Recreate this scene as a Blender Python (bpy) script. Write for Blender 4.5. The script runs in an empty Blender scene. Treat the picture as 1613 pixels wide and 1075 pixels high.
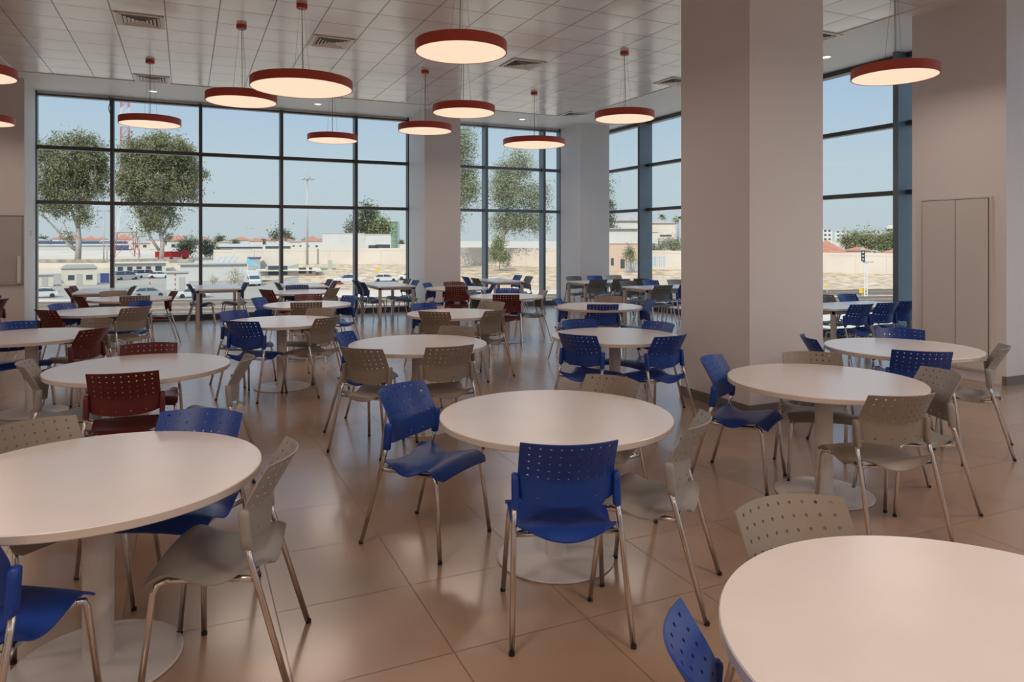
import bpy, bmesh, math, random
import numpy as np
from mathutils import Vector, Matrix

# ---------------------------------------------------------------- camera frame
SC = bpy.context.scene
F, CX, HY, CH, TH = 1120.0, 806.5, 379.5, 1.64, 0.4295   # focal px, centre, horizon row, eye height, yaw to the building
CT, ST = math.cos(TH), math.sin(TH)
def W(X, d, z=0.0):            # metres right of / in front of the eye -> building axes
    return Vector((X*CT + d*ST, -X*ST + d*CT, z))
def px(x, y, d):               # the point at picture position x,y, d metres in front of the eye
    return W((x-CX)/F*d, d, CH+(HY-y)*d/F)

cam = bpy.data.cameras.new('camera'); cam.lens = F/1613*36; cam.sensor_width = 36
cam.shift_y = -(537.5-HY)/1613; cam.clip_end = 3000; cam.clip_start = 0.05
camo = bpy.data.objects.new('camera', cam); SC.collection.objects.link(camo)
camo.location = (0, 0, CH); camo.rotation_euler = (math.pi/2, 0, -TH); SC.camera = camo

# ---------------------------------------------------------------- sky, sun, exposure
world = bpy.data.worlds.new('world'); SC.world = world; world.use_nodes = True
nt = world.node_tree; nt.nodes.clear()
wo = nt.nodes.new('ShaderNodeOutputWorld'); bg = nt.nodes.new('ShaderNodeBackground')
tc = nt.nodes.new('ShaderNodeTexCoord'); sp = nt.nodes.new('ShaderNodeSeparateXYZ'); cr = nt.nodes.new('ShaderNodeValToRGB')
e = cr.color_ramp.elements
e[0].position = 0.0; e[0].color = (0.56, 0.61, 0.64, 1)
e[1].position = 0.10; e[1].color = (0.54, 0.63, 0.70, 1)
for p_, c_ in ((0.20, (0.43, 0.56, 0.73, 1)), (0.30, (0.42, 0.58, 0.80, 1)), (0.50, (0.95, 1.18, 1.50, 1)), (1.0, (1.0, 1.27, 1.7, 1))):
    q = e.new(p_); q.color = c_
nt.links.new(tc.outputs['Generated'], sp.inputs[0]); nt.links.new(sp.outputs['Z'], cr.inputs[0])
nt.links.new(cr.outputs[0], bg.inputs[0]); bg.inputs[1].default_value = 1.0
nt.links.new(bg.outputs[0], wo.inputs[0])
sun = bpy.data.lights.new('sun', 'SUN'); sun.energy = 3.3; sun.angle = 0.01; sun.color = (1.0, 0.90, 0.76)
suno = bpy.data.objects.new('sun', sun); SC.collection.objects.link(suno)
suno.rotation_euler = Vector((0.50, 0.62, -0.66)).to_track_quat('-Z', 'Y').to_euler()
SC.view_settings.view_transform = 'Standard'; SC.view_settings.look = 'None'
SC.view_settings.exposure = 0.0; SC.view_settings.gamma = 1.0; SC.view_settings.use_curve_mapping = False
SC.cycles.use_denoising = True
SC.cycles.max_bounces = 8; SC.cycles.diffuse_bounces = 5; SC.cycles.glossy_bounces = 4
SC.cycles.transparent_max_bounces = 12; SC.cycles.sample_clamp_indirect = 4.0
PENDANT_W, DOWN_W = 8.0, 16.0

# ---------------------------------------------------------------- materials
def lin(c): return tuple((x/255/12.92 if x/255 <= .04045 else ((x/255+.055)/1.055)**2.4) for x in c)
def mat(name, col, rough=.5, metal=0, noise=None, bump=None, spec=.5, emit=None, coat=0, alpha=None):
    m = bpy.data.materials.new(name); m.use_nodes = True; n = m.node_tree.nodes; l = m.node_tree.links
    b = n['Principled BSDF']
    b.inputs['Base Color'].default_value = (*col, 1); b.inputs['Roughness'].default_value = rough
    b.inputs['Metallic'].default_value = metal; b.inputs['Specular IOR Level'].default_value = spec
    b.inputs['Coat Weight'].default_value = coat
    if emit: b.inputs['Emission Color'].default_value = (*emit[0], 1); b.inputs['Emission Strength'].default_value = emit[1]
    if noise or bump:
        t = n.new('ShaderNodeTexCoord')
    if noise:      # (scale, amount) : the surface's own colour variation
        x = n.new('ShaderNodeTexNoise'); x.inputs['Scale'].default_value = noise[0]; x.inputs['Detail'].default_value = 5
        r = n.new('ShaderNodeMapRange'); r.inputs[1].default_value = .3; r.inputs[2].default_value = .7
        r.inputs[3].default_value = 1-noise[1]; r.inputs[4].default_value = 1+noise[1]
        v = n.new('ShaderNodeVectorMath'); v.operation = 'SCALE'; v.inputs[0].default_value = col
        l.new(t.outputs['Object'], x.inputs['Vector']); l.new(x.outputs[0], r.inputs[0]); l.new(r.outputs[0], v.inputs['Scale'])
        l.new(v.outputs[0], b.inputs['Base Color'])
    if bump:
        x = n.new('ShaderNodeTexNoise'); x.inputs['Scale'].default_value = bump[0]
        q = n.new('ShaderNodeBump'); q.inputs['Strength'].default_value = bump[1]; q.inputs['Distance'].default_value = bump[2] if len(bump) > 2 else .002
        l.new(t.outputs['Object'], x.inputs['Vector']); l.new(x.outputs[0], q.inputs['Height']); l.new(q.outputs[0], b.inputs['Normal'])
    return m

def grid_mat(name, col, size, offu, offv, gap, linecol, rough, spec, tilevar, warp, coat=0, rvar=0.0, edge=None):
    """square tiles laid along the building axes; joints, tone change per tile and slight warp"""
    m = bpy.data.materials.new(name); m.use_nodes = True; n = m.node_tree.nodes; l = m.node_tree.links
    b = n['Principled BSDF']; b.inputs['Specular IOR Level'].default_value = spec; b.inputs['Coat Weight'].default_value = coat; b.inputs['Coat Roughness'].default_value = .14
    g = n.new('ShaderNodeNewGeometry'); s = n.new('ShaderNodeSeparateXYZ'); l.new(g.outputs['Position'], s.inputs[0])
    def M(op, a, bb=None):
        x = n.new('ShaderNodeMath'); x.operation = op
        for i, v in enumerate((a, bb)):
            if v is None: continue
            if isinstance(v, (int, float)): x.inputs[i].default_value = v
            else: l.new(v, x.inputs[i])
        return x.outputs[0]
    us = M('DIVIDE', M('SUBTRACT', s.outputs[0], offu), size); vs = M('DIVIDE', M('SUBTRACT', s.outputs[1], offv), size)
    fu, fv = M('FRACT', us), M('FRACT', vs)
    def near(f): return M('MINIMUM', f, M('SUBTRACT', 1.0, f))
    nu, nv = near(fu), near(fv)
    joint = M('LESS_THAN', M('MINIMUM', nu, nv), gap/size/2)
    cb = n.new('ShaderNodeCombineXYZ'); l.new(M('FLOOR', us), cb.inputs[0]); l.new(M('FLOOR', vs), cb.inputs[1])
    wn = n.new('ShaderNodeTexWhiteNoise'); wn.noise_dimensions = '2D'; l.new(cb.outputs[0], wn.inputs['Vector'])
    nz = n.new('ShaderNodeTexNoise'); nz.inputs['Scale'].default_value = 1.3; nz.inputs['Detail'].default_value = 7; nz.inputs['Roughness'].default_value = .6
    l.new(g.outputs['Position'], nz.inputs['Vector'])
    tone = M('ADD', M('MULTIPLY', M('SUBTRACT', wn.outputs[0], .5), tilevar), M('ADD', 1.0, M('MULTIPLY', M('SUBTRACT', nz.outputs[0], .5), tilevar*3.0)))
    v = n.new('ShaderNodeVectorMath'); v.operation = 'SCALE'; v.inputs[0].default_value = col; l.new(tone, v.inputs['Scale'])
    mx = n.new('ShaderNodeMix'); mx.data_type = 'RGBA'; l.new(joint, mx.inputs[0]); l.new(v.outputs[0], mx.inputs[6]); mx.inputs[7].default_value = (*linecol, 1)
    l.new(mx.outputs[2], b.inputs['Base Color'])
    l.new(M('ADD', rough, M('ADD', M('MULTIPLY', joint, .3), M('MULTIPLY', M('SUBTRACT', nz.outputs[0], .5), rvar))), b.inputs['Roughness'])
    # warp : dished panels and random tilt
    wx = n.new('ShaderNodeTexNoise'); wx.noise_dimensions = '4D'; wx.inputs['Scale'].default_value = 1.6; wx.inputs['Detail'].default_value = 1.5
    l.new(g.outputs['Position'], wx.inputs['Vector']); l.new(M('MULTIPLY', wn.outputs[0], 20.0), wx.inputs['W'])
    pil = M('MULTIPLY', M('MULTIPLY', fu, M('SUBTRACT', 1.0, fu)), M('MULTIPLY', fv, M('SUBTRACT', 1.0, fv)))
    h = M('ADD', M('MULTIPLY', wx.outputs[0], 1.0), M('MULTIPLY', M('ADD', M('MULTIPLY', pil, 6.0), 0.0), M('ADD', .3, wn.outputs[0])))
    h = M('SUBTRACT', h, M('MULTIPLY', joint, .12))
    bp = n.new('ShaderNodeBump'); bp.inputs['Distance'].default_value = warp; bp.inputs['Strength'].default_value = 1.0
    l.new(h, bp.inputs['Height'])
    if warp > .001: l.new(bp.outputs[0], b.inputs['Normal'])
    return m

M_ = {}
M_['wall'] = mat('wall_paint', (.72, .675, .665), .55, noise=(.8, .015), bump=(40, .08))
M_['column'] = mat('column_paint', (.74, .70, .695), .42, noise=(.6, .015), bump=(30, .06))
M_['ceilplain'] = mat('plasterboard', (.78, .77, .76), .5, noise=(1, .015))
M_['ceil'] = grid_mat('ceiling_tiles', (.80, .77, .75), .61, .37, 14.35, .015, (.24, .23, .22), .24, .9, .05, .014, coat=.3)
M_['floor'] = grid_mat('floor_tiles', (.38, .25, .168), .61, .97, 3.28, .006, (.19, .12, .08), .26, .9, .10, .0004, rvar=.05, coat=.4)
M_['skirting'] = mat('skirting_tile', (.17, .145, .13), .35)
M_['frame'] = mat('dark_anodised_metal', (.075, .078, .082), .38, .3, noise=(3, .05))
M_['fin'] = mat('sky_tinted_dark_metal', (.15, .18, .21), .35, .4, noise=(3, .05))  # dark metal again, with the blue of the reflected sky painted into its colour
M_['blue'] = mat('blue_plastic', (.007, .046, .27), .38, bump=(400, .12))
M_['blue2'] = mat('navy_plastic', (.008, .028, .13), .42, bump=(400, .12))
M_['red'] = mat('dark_red_plastic', (.105, .011, .010), .42, bump=(400, .12))
M_['taupe'] = mat('taupe_plastic', (.25, .205, .165), .45, bump=(400, .12))
M_['grey'] = mat('grey_plastic', (.30, .275, .25), .43, bump=(400, .12))
M_['dark'] = mat('charcoal_plastic', (.115, .12, .115), .45, bump=(400, .12))
M_['chrome'] = mat('chromed_steel', (.74, .71, .69), .20, 1.0)
M_['rubber'] = mat('black_rubber', (.01, .01, .01), .6)
M_['tabletop'] = mat('white_laminate', (.82, .765, .745), .24, noise=(5, .02), spec=.5)
M_['edge'] = mat('laminate_edge', (.62, .545, .50), .4)
M_['tablemetal'] = mat('white_powder_coat', (.68, .64, .62), .35, noise=(4, .02))
M_['tableleg'] = mat('beige_grey_powder_coat', (.46, .41, .38), .4)
M_['lampred'] = mat('red_lacquered_metal', (.52, .075, .045), .45)
M_['diffuser'] = mat('opal_diffuser', (.05, .05, .05), .6, spec=.1, emit=((1.0, .755, .545), .98))
M_['downglow'] = mat('downlight_diffuser', (.8, .7, .6), .5, emit=((1.0, .80, .60), 2.2))
M_['cable'] = mat('grey_steel_wire', (.22, .2, .19), .5, .3)
M_['green'] = mat('green_cord', (.0, .12, .07), .6)
M_['vent'] = mat('cream_vent_metal', (.82, .79, .75), .4)
M_['ventdark'] = mat('vent_painted_shade', (.10, .09, .085), .8)  # flat dark colour standing in for the shade behind the louvres
M_['board'] = mat('grey_board_face', (.52, .47, .45), .25, noise=(2, .01))
M_['boardframe'] = mat('aluminium_trim', (.36, .34, .34), .4, .5)
M_['closet'] = mat('closet_paint', (.66, .62, .59), .45)
M_['gap'] = mat('dark_gap', (.06, .05, .05), .8)
def glass():
    m = bpy.data.materials.new('window_glass'); m.use_nodes = True; n = m.node_tree.nodes; l = m.node_tree.links; n.clear()
    o = n.new('ShaderNodeOutputMaterial'); t = n.new('ShaderNodeBsdfTransparent'); g = n.new('ShaderNodeBsdfGlossy')
    t.inputs[0].default_value = (.95, .985, .985, 1); g.inputs['Roughness'].default_value = 0.02
    fr = n.new('ShaderNodeLayerWeight'); fr.inputs[0].default_value = .5; mx = n.new('ShaderNodeMixShader')
    pw = n.new('ShaderNodeMath'); pw.operation = 'POWER'; pw.inputs[1].default_value = 4; l.new(fr.outputs['Facing'], pw.inputs[0])
    ml = n.new('ShaderNodeMath'); ml.operation = 'MULTIPLY_ADD'; ml.inputs[1].default_value = .25; ml.inputs[2].default_value = .0015; l.new(pw.outputs[0], ml.inputs[0])
    l.new(ml.outputs[0], mx.inputs[0]); l.new(t.outputs[0], mx.inputs[1]); l.new(g.outputs[0], mx.inputs[2]); l.new(mx.outputs[0], o.inputs[0])
    return m
M_['glass'] = glass()

# ---------------------------------------------------------------- mesh helpers
class MB:
    def __init__(s): s.v = []; s.f = []; s.mi = []
    def add(s, vs, fs, mi=0):
        o = len(s.v); s.v += [tuple(v) for v in vs]; s.f += [tuple(i+o for i in f) for f in fs]; s.mi += [mi]*len(fs); return s
    def box(s, x0, y0, z0, x1, y1, z1, mi=0, M=None):
        vs = [Vector((x, y, z)) for x in (x0, x1) for y in (y0, y1) for z in (z0, z1)]
        if M is not None: vs = [M @ v for v in vs]
        return s.add(vs, [(0, 1, 3, 2), (4, 6, 7, 5), (0, 4, 5, 1), (2, 3, 7, 6), (0, 2, 6, 4), (1, 5, 7, 3)], mi)
    def tube(s, pts, r, n=8, mi=0, cap=True):
        pts = [Vector(p) for p in pts]; rs = r if isinstance(r, (list, tuple)) else [r]*len(pts)
        vs = []; fs = []; up = None
        for i, p in enumerate(pts):
            a = (pts[min(i+1, len(pts)-1)]-pts[max(i-1, 0)]).normalized()
            if up is None: up = a.orthogonal().normalized()
            up = (up - a*up.dot(a)).normalized(); w = a.cross(up)
            for k in range(n):
                t = 2*math.pi*k/n; vs.append(p+(up*math.cos(t)+w*math.sin(t))*rs[i])
        for i in range(len(pts)-1):
            for k in range(n):
                fs.append((i*n+k, i*n+(k+1) % n, (i+1)*n+(k+1) % n, (i+1)*n+k))
        if cap: fs.append(tuple(range(n))[::-1]); fs.append(tuple((len(pts)-1)*n+k for k in range(n)))
        return s.add(vs, fs, mi)
    def lathe(s, prof, n=64, c=(0, 0, 0), mi=0):     # prof: (r,z) list, closed top and bottom when r==0
        vs = []; fs = []; idx = []
        for r, z in prof:
            if r < 1e-6: idx.append([len(vs)]*n); vs.append((c[0], c[1], c[2]+z))
            else:
                idx.append(list(range(len(vs), len(vs)+n)))
                vs += [(c[0]+r*math.cos(2*math.pi*k/n), c[1]+r*math.sin(2*math.pi*k/n), c[2]+z) for k in range(n)]
        for a, b in zip(idx, idx[1:]):
            for k in range(n):
                q = [a[k], a[(k+1) % n], b[(k+1) % n], b[k]]; q2 = []
                for i in q:
                    if i not in q2: q2.append(i)
                if len(q2) > 2: fs.append(tuple(q2))
        return s.add(vs, fs, mi)
    def prism(s, poly, y0, y1, mi=0, M=None, ax='y'):      # poly in x,z extruded along y
        n = len(poly); vs = [Vector((p[0], y0, p[1])) for p in poly]+[Vector((p[0], y1, p[1])) for p in poly]
        if M is not None: vs = [M @ v for v in vs]
        fs = [tuple(range(n)), tuple(range(2*n-1, n-1, -1))]+[(i, i+n, (i+1) % n+n, (i+1) % n) for i in range(n)]
        return s.add(vs, fs, mi)
    def mesh(s, name, mats, smooth=False, fix=True):
        me = bpy.data.meshes.new(name); me.from_pydata(s.v, [], s.f)
        for m in (mats if isinstance(mats, (list, tuple)) else [mats]): me.materials.append(m)
        if any(s.mi): me.polygons.foreach_set('material_index', s.mi)
        if fix:
            bm = bmesh.new(); bm.from_mesh(me); bmesh.ops.recalc_face_normals(bm, faces=bm.faces); bm.to_mesh(me); bm.free()
        if smooth:
            me.polygons.foreach_set('use_smooth', [True]*len(me.polygons))
            if smooth != 'all': me.set_sharp_from_angle(angle=math.radians(smooth if not isinstance(smooth, bool) else 38))
        me.update(); return me
    def obj(s, name, mats, parent=None, smooth=False, fix=True):
        return link(name, s.mesh(name, mats, smooth, fix), parent)
def link(name, me, parent=None):
    o = bpy.data.objects.new(name, me); SC.collection.objects.link(o)
    if parent is not None: o.parent = parent
    return o
def thing(name, label, cat, loc=(0, 0, 0), rz=0, group=None):
    o = bpy.data.objects.new(name, None); SC.collection.objects.link(o); o.empty_display_size = .1
    o.location = loc; o.rotation_euler = (0, 0, rz); return tag(o, label, cat, group)
def tag(o, label, cat, group=None):
    o['label'] = label; o['category'] = cat
    if group: o['group'] = group
    return o
def struct(name, mb, m, smooth=False, parent=None):
    o = mb.obj(name, m, parent, smooth)
    if parent is None: o['kind'] = 'structure'
    return o
def bevel(o, w, seg=2):
    b = o.modifiers.new('bevel', 'BEVEL'); b.width = w; b.segments = seg; b.limit_method = 'ANGLE'; return o

# ---------------------------------------------------------------- the room
ZC = 4.50                      # ceiling
V1, U1 = 16.10, 10.0           # inner faces of the two glass walls
UL, VB = -9.0, -6.0            # walls behind and left of the camera
UJ, VJ = -2.60, 15.0           # corner where the left wall steps out to the glass
struct('floor', MB().box(UL-.3, VB-.3, -.3, U1+.12, V1+.12, 0), M_['floor'])
struct('ceiling', MB().box(-2.63, VB, ZC, 8.17, 14.35, ZC+.1), M_['ceil'])
b = MB(); z0, z1 = ZC-.0, ZC+.1
b.box(UL-.3, VB-.3, z0, -2.63, V1+.3, z1); b.box(-2.63, 14.35, z0, U1+.3, V1+.3, z1); b.box(8.17, VB-.3, z0, U1+.3, 14.35, z1)
b.box(-2.63, VB-.3, z0, 8.17, VB, z1)
struct('ceiling_border', b, M_['ceilplain'])
struct('roof_slab', MB().box(UL-.3, VB-.3, ZC+.12, U1+.4, V1+.4, ZC+.7), M_['ceilplain'])
# thin aluminium step between the tile field and the plain border
b = MB(); b.box(-2.64, 14.34, ZC-.012, 8.18, 14.36, ZC); b.box(8.16, VB, ZC-.012, 8.18, 14.36, ZC); b.box(-2.64, VB, ZC-.012, -2.62, 14.36, ZC)
struct('trim_1', b, M_['vent'])
struct('wall_left', MB().box(UL-.3, VB-.3, 0, UL, VJ+.3, ZC), M_['wall'])
struct('wall_back', MB().box(UL, VB-.3, 0, U1+.3, VB, ZC), M_['wall'])
struct('wall_far_left', MB().box(UL, VJ, 0, UJ, V1+.2, ZC), M_['wall'])
struct('wall_column_centre', MB().box(4.78, 5.11, 0, 5.72, 6.12, ZC), M_['column'])
struct('wall_column_facade', MB().box(4.70, 14.82, 0, 5.53, V1+.1, ZC), M_['column'])
struct('wall_column_corner', MB().box(8.70, 15.02, 0, 9.53, V1+.1, ZC), M_['column'])
struct('wall_closet', MB().box(8.43, 4.98, 0, U1+.2, 6.13, ZC), M_['column'])
def skirt(name, boxes):
    b = MB()
    for q in boxes: b.box(*q)
    struct(name, b, M_['skirting'])
T_ = .012; HS = .10
skirt('baseboard_centre', [(4.78-T_, 5.11-T_, 0, 4.78, 6.12+T_, HS), (4.78, 5.11-T_, 0, 5.72+T_, 5.11, HS), (5.72, 5.11, 0, 5.72+T_, 6.12+T_, HS), (4.78, 6.12, 0, 5.72, 6.12+T_, HS)])
skirt('baseboard_far', [(4.70-T_, 14.82-T_, 0, 4.70, V1, HS), (4.70, 14.82-T_, 0, 5.53, 14.82, HS), (8.70-T_, 15.02-T_, 0, 8.70, V1, HS), (8.70, 15.02-T_, 0, 9.53, 15.02, HS)])
skirt('baseboard_right', [(8.43-T_, 4.98-T_, 0, U1, 4.98, HS), (8.43-T_, 4.98, 0, 8.43, 5.02, HS)])
skirt('baseboard_left', [(UL, VJ-T_, 0, UJ+T_, VJ, HS), (UJ, VJ, 0, UJ+T_, V1, HS)])

# glass walls: frame (mullions, transoms, sill, head) and panes
ZS, ZH = .12, 4.42
TR = (2.38, 3.43)
def uat(x, v):  # u of picture column x on plane v
    a = (x-CX)/F; d = v/(CT-a*ST); return d*(a*CT+ST)
def vat(x, u):
    a = (x-CX)/F; d = u/(a*CT+ST); return d*(CT-a*ST)
DEP = .20
def window_v(name, u0, u1, mull, m):      # in the plane v = V1
    f = MB()
    f.box(u0, V1-.06, 0, u1, V1+.10, ZS); f.box(u0, V1-.04, ZH, u1, V1+.10, ZH+.035)
    for z in TR: f.box(u0, V1-.07, z-.035, u1, V1+.06, z+.035)
    for q in (u0, u1): f.box(q-.02, V1-.08, 0, q+.02, V1+.10, ZC)
    o = struct(name, f, m)
    MB().box(u0, V1-.02, ZH+.035, u1, V1+.10, ZC).obj('head_infill', M_['ceilplain'], o)
    for q in mull: MB().box(q-.032, V1-DEP+.05, 0, q+.032, V1+.10, ZH+.03).obj('mullion', m, o)
    MB().box(u0, V1, ZS, u1, V1+.012, ZH).obj('pane', M_['glass'], o)
    return o
def window_u(name, v0, v1, mull, m, m2):
    f = MB()
    f.box(U1-.06, v0, 0, U1+.10, v1, ZS); f.box(U1-.06, v0, ZH, U1+.10, v1, ZC)
    for z in TR: f.box(U1-.07, v0, z-.035, U1+.06, v1, z+.035)
    for q in (v0, v1): f.box(U1-.08, q-.02, 0, U1+.10, q+.02, ZC)
    o = struct(name, f, m)
    for q in mull: MB().box(U1-.25, q-.045, 0, U1+.10, q+.045, ZC).obj('mullion', m2, o)
    MB().box(U1, v0, ZS, U1+.012, v1, ZH).obj('pane', M_['glass'], o)
    return o
window_v('window_1', UJ, 4.70, [uat(x, V1-.05) for x in (177, 316, 443, 560)], M_['frame'])
window_v('window_2', 5.53, 8.70, [uat(x, V1-.05) for x in (764.5, 855)], M_['fin'])
window_v('window_3', 9.53, U1, [], M_['fin'])
window_u('window_4', 6.13, V1, [7.36, 9.6, 11.85, 14.07], M_['frame'], M_['fin'])
window_u('window_5', VB, 4.98, [-4, -1.75, .5, 2.75], M_['frame'], M_['fin'])

# closet doors set in the side of the closet wall
b = MB().box(8.39, 5.12, .12, 8.43, 5.98, 2.155); cl = b.obj('closet_door_frame', M_['closet']); cl.name = 'door_1'; cl['kind'] = 'structure'
def vc(x): return vat(x, 8.40)
bevel(MB().box(8.378, 5.155, .14, 8.392, vc(1506)-.004, 2.13).obj('door_leaf', M_['closet'], cl), .003)
bevel(MB().box(8.378, vc(1506)+.004, .14, 8.392, 5.955, 2.13).obj('door_leaf', M_['closet'], cl), .003)
MB().box(8.382, vc(1506)-.003, .14, 8.391, vc(1506)+.003, 2.13).obj('door_gap', M_['gap'], cl)
MB().box(8.382, 5.150, .135, 8.391, 5.155, 2.137).obj('door_gap', M_['gap'], cl)
MB().box(8.382, 5.955, .135, 8.391, 5.96, 2.137).obj('door_gap', M_['gap'], cl)
MB().box(8.382, 5.150, 2.13, 8.391, 5.96, 2.137).obj('door_gap', M_['gap'], cl)

# board on the far left wall
bd = thing('whiteboard', 'grey whiteboard in a thin metal frame on the far left wall', 'whiteboard', (-3.5, VJ-.001, .87))
MB().box(-.87, -.02, 0, .88, 0, 1.21).obj('board_face', M_['board'], bd)
b = MB(); b.box(-.88, -.03, -.01, .89, -.002, .01); b.box(-.88, -.03, 1.2, .89, -.002, 1.22); b.box(.87, -.03, 0, .89, -.002, 1.21); b.box(-.88, -.03, 0, -.86, -.002, 1.21)
b.obj('board_frame', M_['boardframe'], bd)
bevel(MB().box(.80, -.055, .02, .85, -.02, .50).obj('pen_holder', M_['vent'], bd), .006)
sw = MB().box(-.0, -.035, -.05, .012, .035, .05).box(.012, -.02, -.03, .018, .02, .03).obj('light_switch', M_['vent'])
sw.location = (UJ, 15.55, 1.78); tag(sw, 'small white wall switch on the reveal beside the far left window', 'switch')

# ---------------------------------------------------------------- ceiling fittings
def snap(c, off): return off + (math.floor((c-off)/.61)+.5)*.61
def ceil_uv(x, y):
    d = F*(ZC-CH)/(HY-y); return W((x-CX)/F*d, d)
VENTS = [(225, 28, 'square ceiling air vent nearest the upper left corner'), (238, 124, 'ceiling air vent above the far left window, beside a thin cable'),
         (523, 63, 'ceiling air vent right of the largest left red lamp'), (817, 99, 'ceiling air vent just right of the big front red lamp'),
         (1048, 129, 'ceiling air vent close to the big column on its left'), (697, 163, 'ceiling air vent half hidden by the small middle red lamp'),
         (893, 181, 'most distant ceiling air vent, near the corner pillar'), (1300, 57, 'ceiling air vent cut off by the right edge of the big column')]
def make_vent():
    t = thing('ceiling_vent', '', 'ceiling vent', group='square ceiling vents')
    h = .285
    MB().box(-h+.02, -h+.02, -.001, h-.02, h-.02, .0).obj('painted_shade_sheet', M_['ventdark'], t)
    b = MB()
    for r in (h,): 
        b.box(-r, -r, -.012, r, -r+.05, 0); b.box(-r, r-.05, -.012, r, r, 0); b.box(-r, -r, -.012, -r+.05, r, 0); b.box(r-.05, -r, -.012, r, r, 0)
    b.obj('vent_frame', M_['vent'], t)
    b = MB()
    for k in range(1, 6):
        r = h-.02-.045*k
        for sx, sy in ((1, 0), (-1, 0), (0, 1), (0, -1)):
            w = .019; o_, i_ = r+w*.6, r-w
            if sx:
                p = [(sx*o_, -o_, -.02), (sx*o_, o_, -.02), (sx*i_, i_, -.003), (sx*i_, -i_, -.003)]
            else:
                p = [(-o_, sy*o_, -.02), (o_, sy*o_, -.02), (i_, sy*i_, -.003), (-i_, sy*i_, -.003)]
            q = [(x, y, z+.003) for x, y, z in p]
            b.add(p+q, [(0, 1, 2, 3), (7, 6, 5, 4), (0, 4, 5, 1), (1, 5, 6, 2), (2, 6, 7, 3), (3, 7, 4, 0)])
    b.obj('louvre', M_['vent'], t)
    return t
def dup(root, loc, rz, label, group=None):
    r = root.copy(); SC.collection.objects.link(r); r.location = loc; r.rotation_euler = (0, 0, rz); r['label'] = label
    if group: r['group'] = group
    for ch in list(root.children):
        c = ch.copy(); SC.collection.objects.link(c); c.parent = r
        for g in list(ch.children):
            d_ = g.copy(); SC.collection.objects.link(d_); d_.parent = c
    return r
vt = make_vent()
for i, (x, y, lab) in enumerate(VENTS):
    p = ceil_uv(x, y); loc = (snap(p.x, .37), snap(p.y, 14.35), ZC-.001)
    if i == 0: vt.location = loc; vt['label'] = lab
    else: dup(vt, loc, 0, lab)

def make_pendant(D):
    r = D/2; t = thing('pendant_lamp', '', 'lamp')
    H = .105
    MB().lathe([(r-.012, 0), (r-.003, 0), (r, .003), (r, H-.004), (r-.004, H), (0, H)], 96).obj('housing', M_['lampred'], t, 30)
    MB().lathe([(0, .004), (r*.6, .002), (r-.012, .004)], 96).obj('diffuser', M_['diffuser'], t, 'all')
    top = ZC-3.48
    MB().lathe([(0, top-.05), (.062, top-.05), (.065, top-.045), (.065, top), (0, top)], 24).obj('canopy', M_['lampred'], t, 30)
    b = MB()
    for k in range(3):
        a = 2*math.pi*k/3+.4
        b.tube([(.11*math.cos(a), .11*math.sin(a), H), (.03*math.cos(a), .03*math.sin(a), top-.04)], .0016, 4)
    b.obj('suspension_wire', M_['cable'], t)
    MB().tube([(0, 0, H), (.012, 0, H+.15), (0, 0, top-.04)], .0042, 6).obj('power_cable', M_['cable'], t)
    return t
def pend_light(t, r, w):
    L = bpy.data.lights.new('pendant_light', 'AREA'); L.shape = 'DISK'; L.size = 2*r-.04; L.energy = w; L.color = (1.0, .84, .72); L.specular_factor = 0.0
    o = bpy.data.objects.new('pendant_light', L); SC.collection.objects.link(o); o.parent = t; o.location = (0, 0, -.004)
ZP = 3.48
PEND = [(474, 140, 1.2, 'large round red-rimmed pendant lamp on the left, widest of the hanging discs'),
        (379.5, 161, .9, 'red-rimmed disc lamp just left of and behind the widest pendant'),
        (235.5, 196.5, .9, 'red-rimmed disc lamp hanging before the trees in the far left window'),
        (523.5, 222, .9, 'small red-rimmed disc lamp hanging before the window with the tall mast'),
        (726, 83.5, .9, 'red-rimmed disc lamp at top centre, highest of the whole hanging discs'),
        (730.5, 178.5, .9, 'red-rimmed disc lamp directly below the top centre one'),
        (669.5, 207, .9, 'red-rimmed disc lamp hanging in front of the white facade pillar'),
        (841.5, 229, 1.2, 'wide thin red-rimmed disc lamp before the middle window, lowest in view'),
        (984, 188, .9, 'red-rimmed disc lamp before the far right window, left of the big column'),
        (1411, 122, .9, 'red-rimmed disc lamp right of the big column, before the closet wall')]
p09, p12 = make_pendant(.9), make_pendant(1.2); used = set()
def put_pendant(proto, loc, rz, lab):
    if proto.name not in used:
        used.add(proto.name); proto.location = loc; proto.rotation_euler = (0, 0, rz); proto['label'] = lab; return proto
    return dup(proto, loc, rz, lab)
PL = []
for i, (x, y, D, lab) in enumerate(PEND):
    d = F*(ZP-CH)/(HY-y); a = (x-CX)/F
    # the outline's mid point lies slightly outside the true centre
    k = (D/2)**2/(d*d-(D/2)**2); PL.append((W((a*d)/(1+k), d), D, i*.7, lab))
PL.append((W(-6.06, 7.94), .9, .3, 'red-rimmed disc lamp cut off by the left edge, the upper one'))
PL.append((W(-8.30, 11.1), .9, 1.3, 'red-rimmed disc lamp cut off by the left edge, the lower one'))
for p, D, rz, lab in PL:
    pr = p12 if D > 1 else p09
    t = put_pendant(pr, (p.x, p.y, ZP), rz, lab); t['group'] = 'red pendant lamps'
for p, D, rz, lab in PL:
    root = [o for o in SC.collection.objects if o.get('label') == lab][0]
    pend_light(root, D/2, PENDANT_W*(D/.9)**2)
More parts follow.
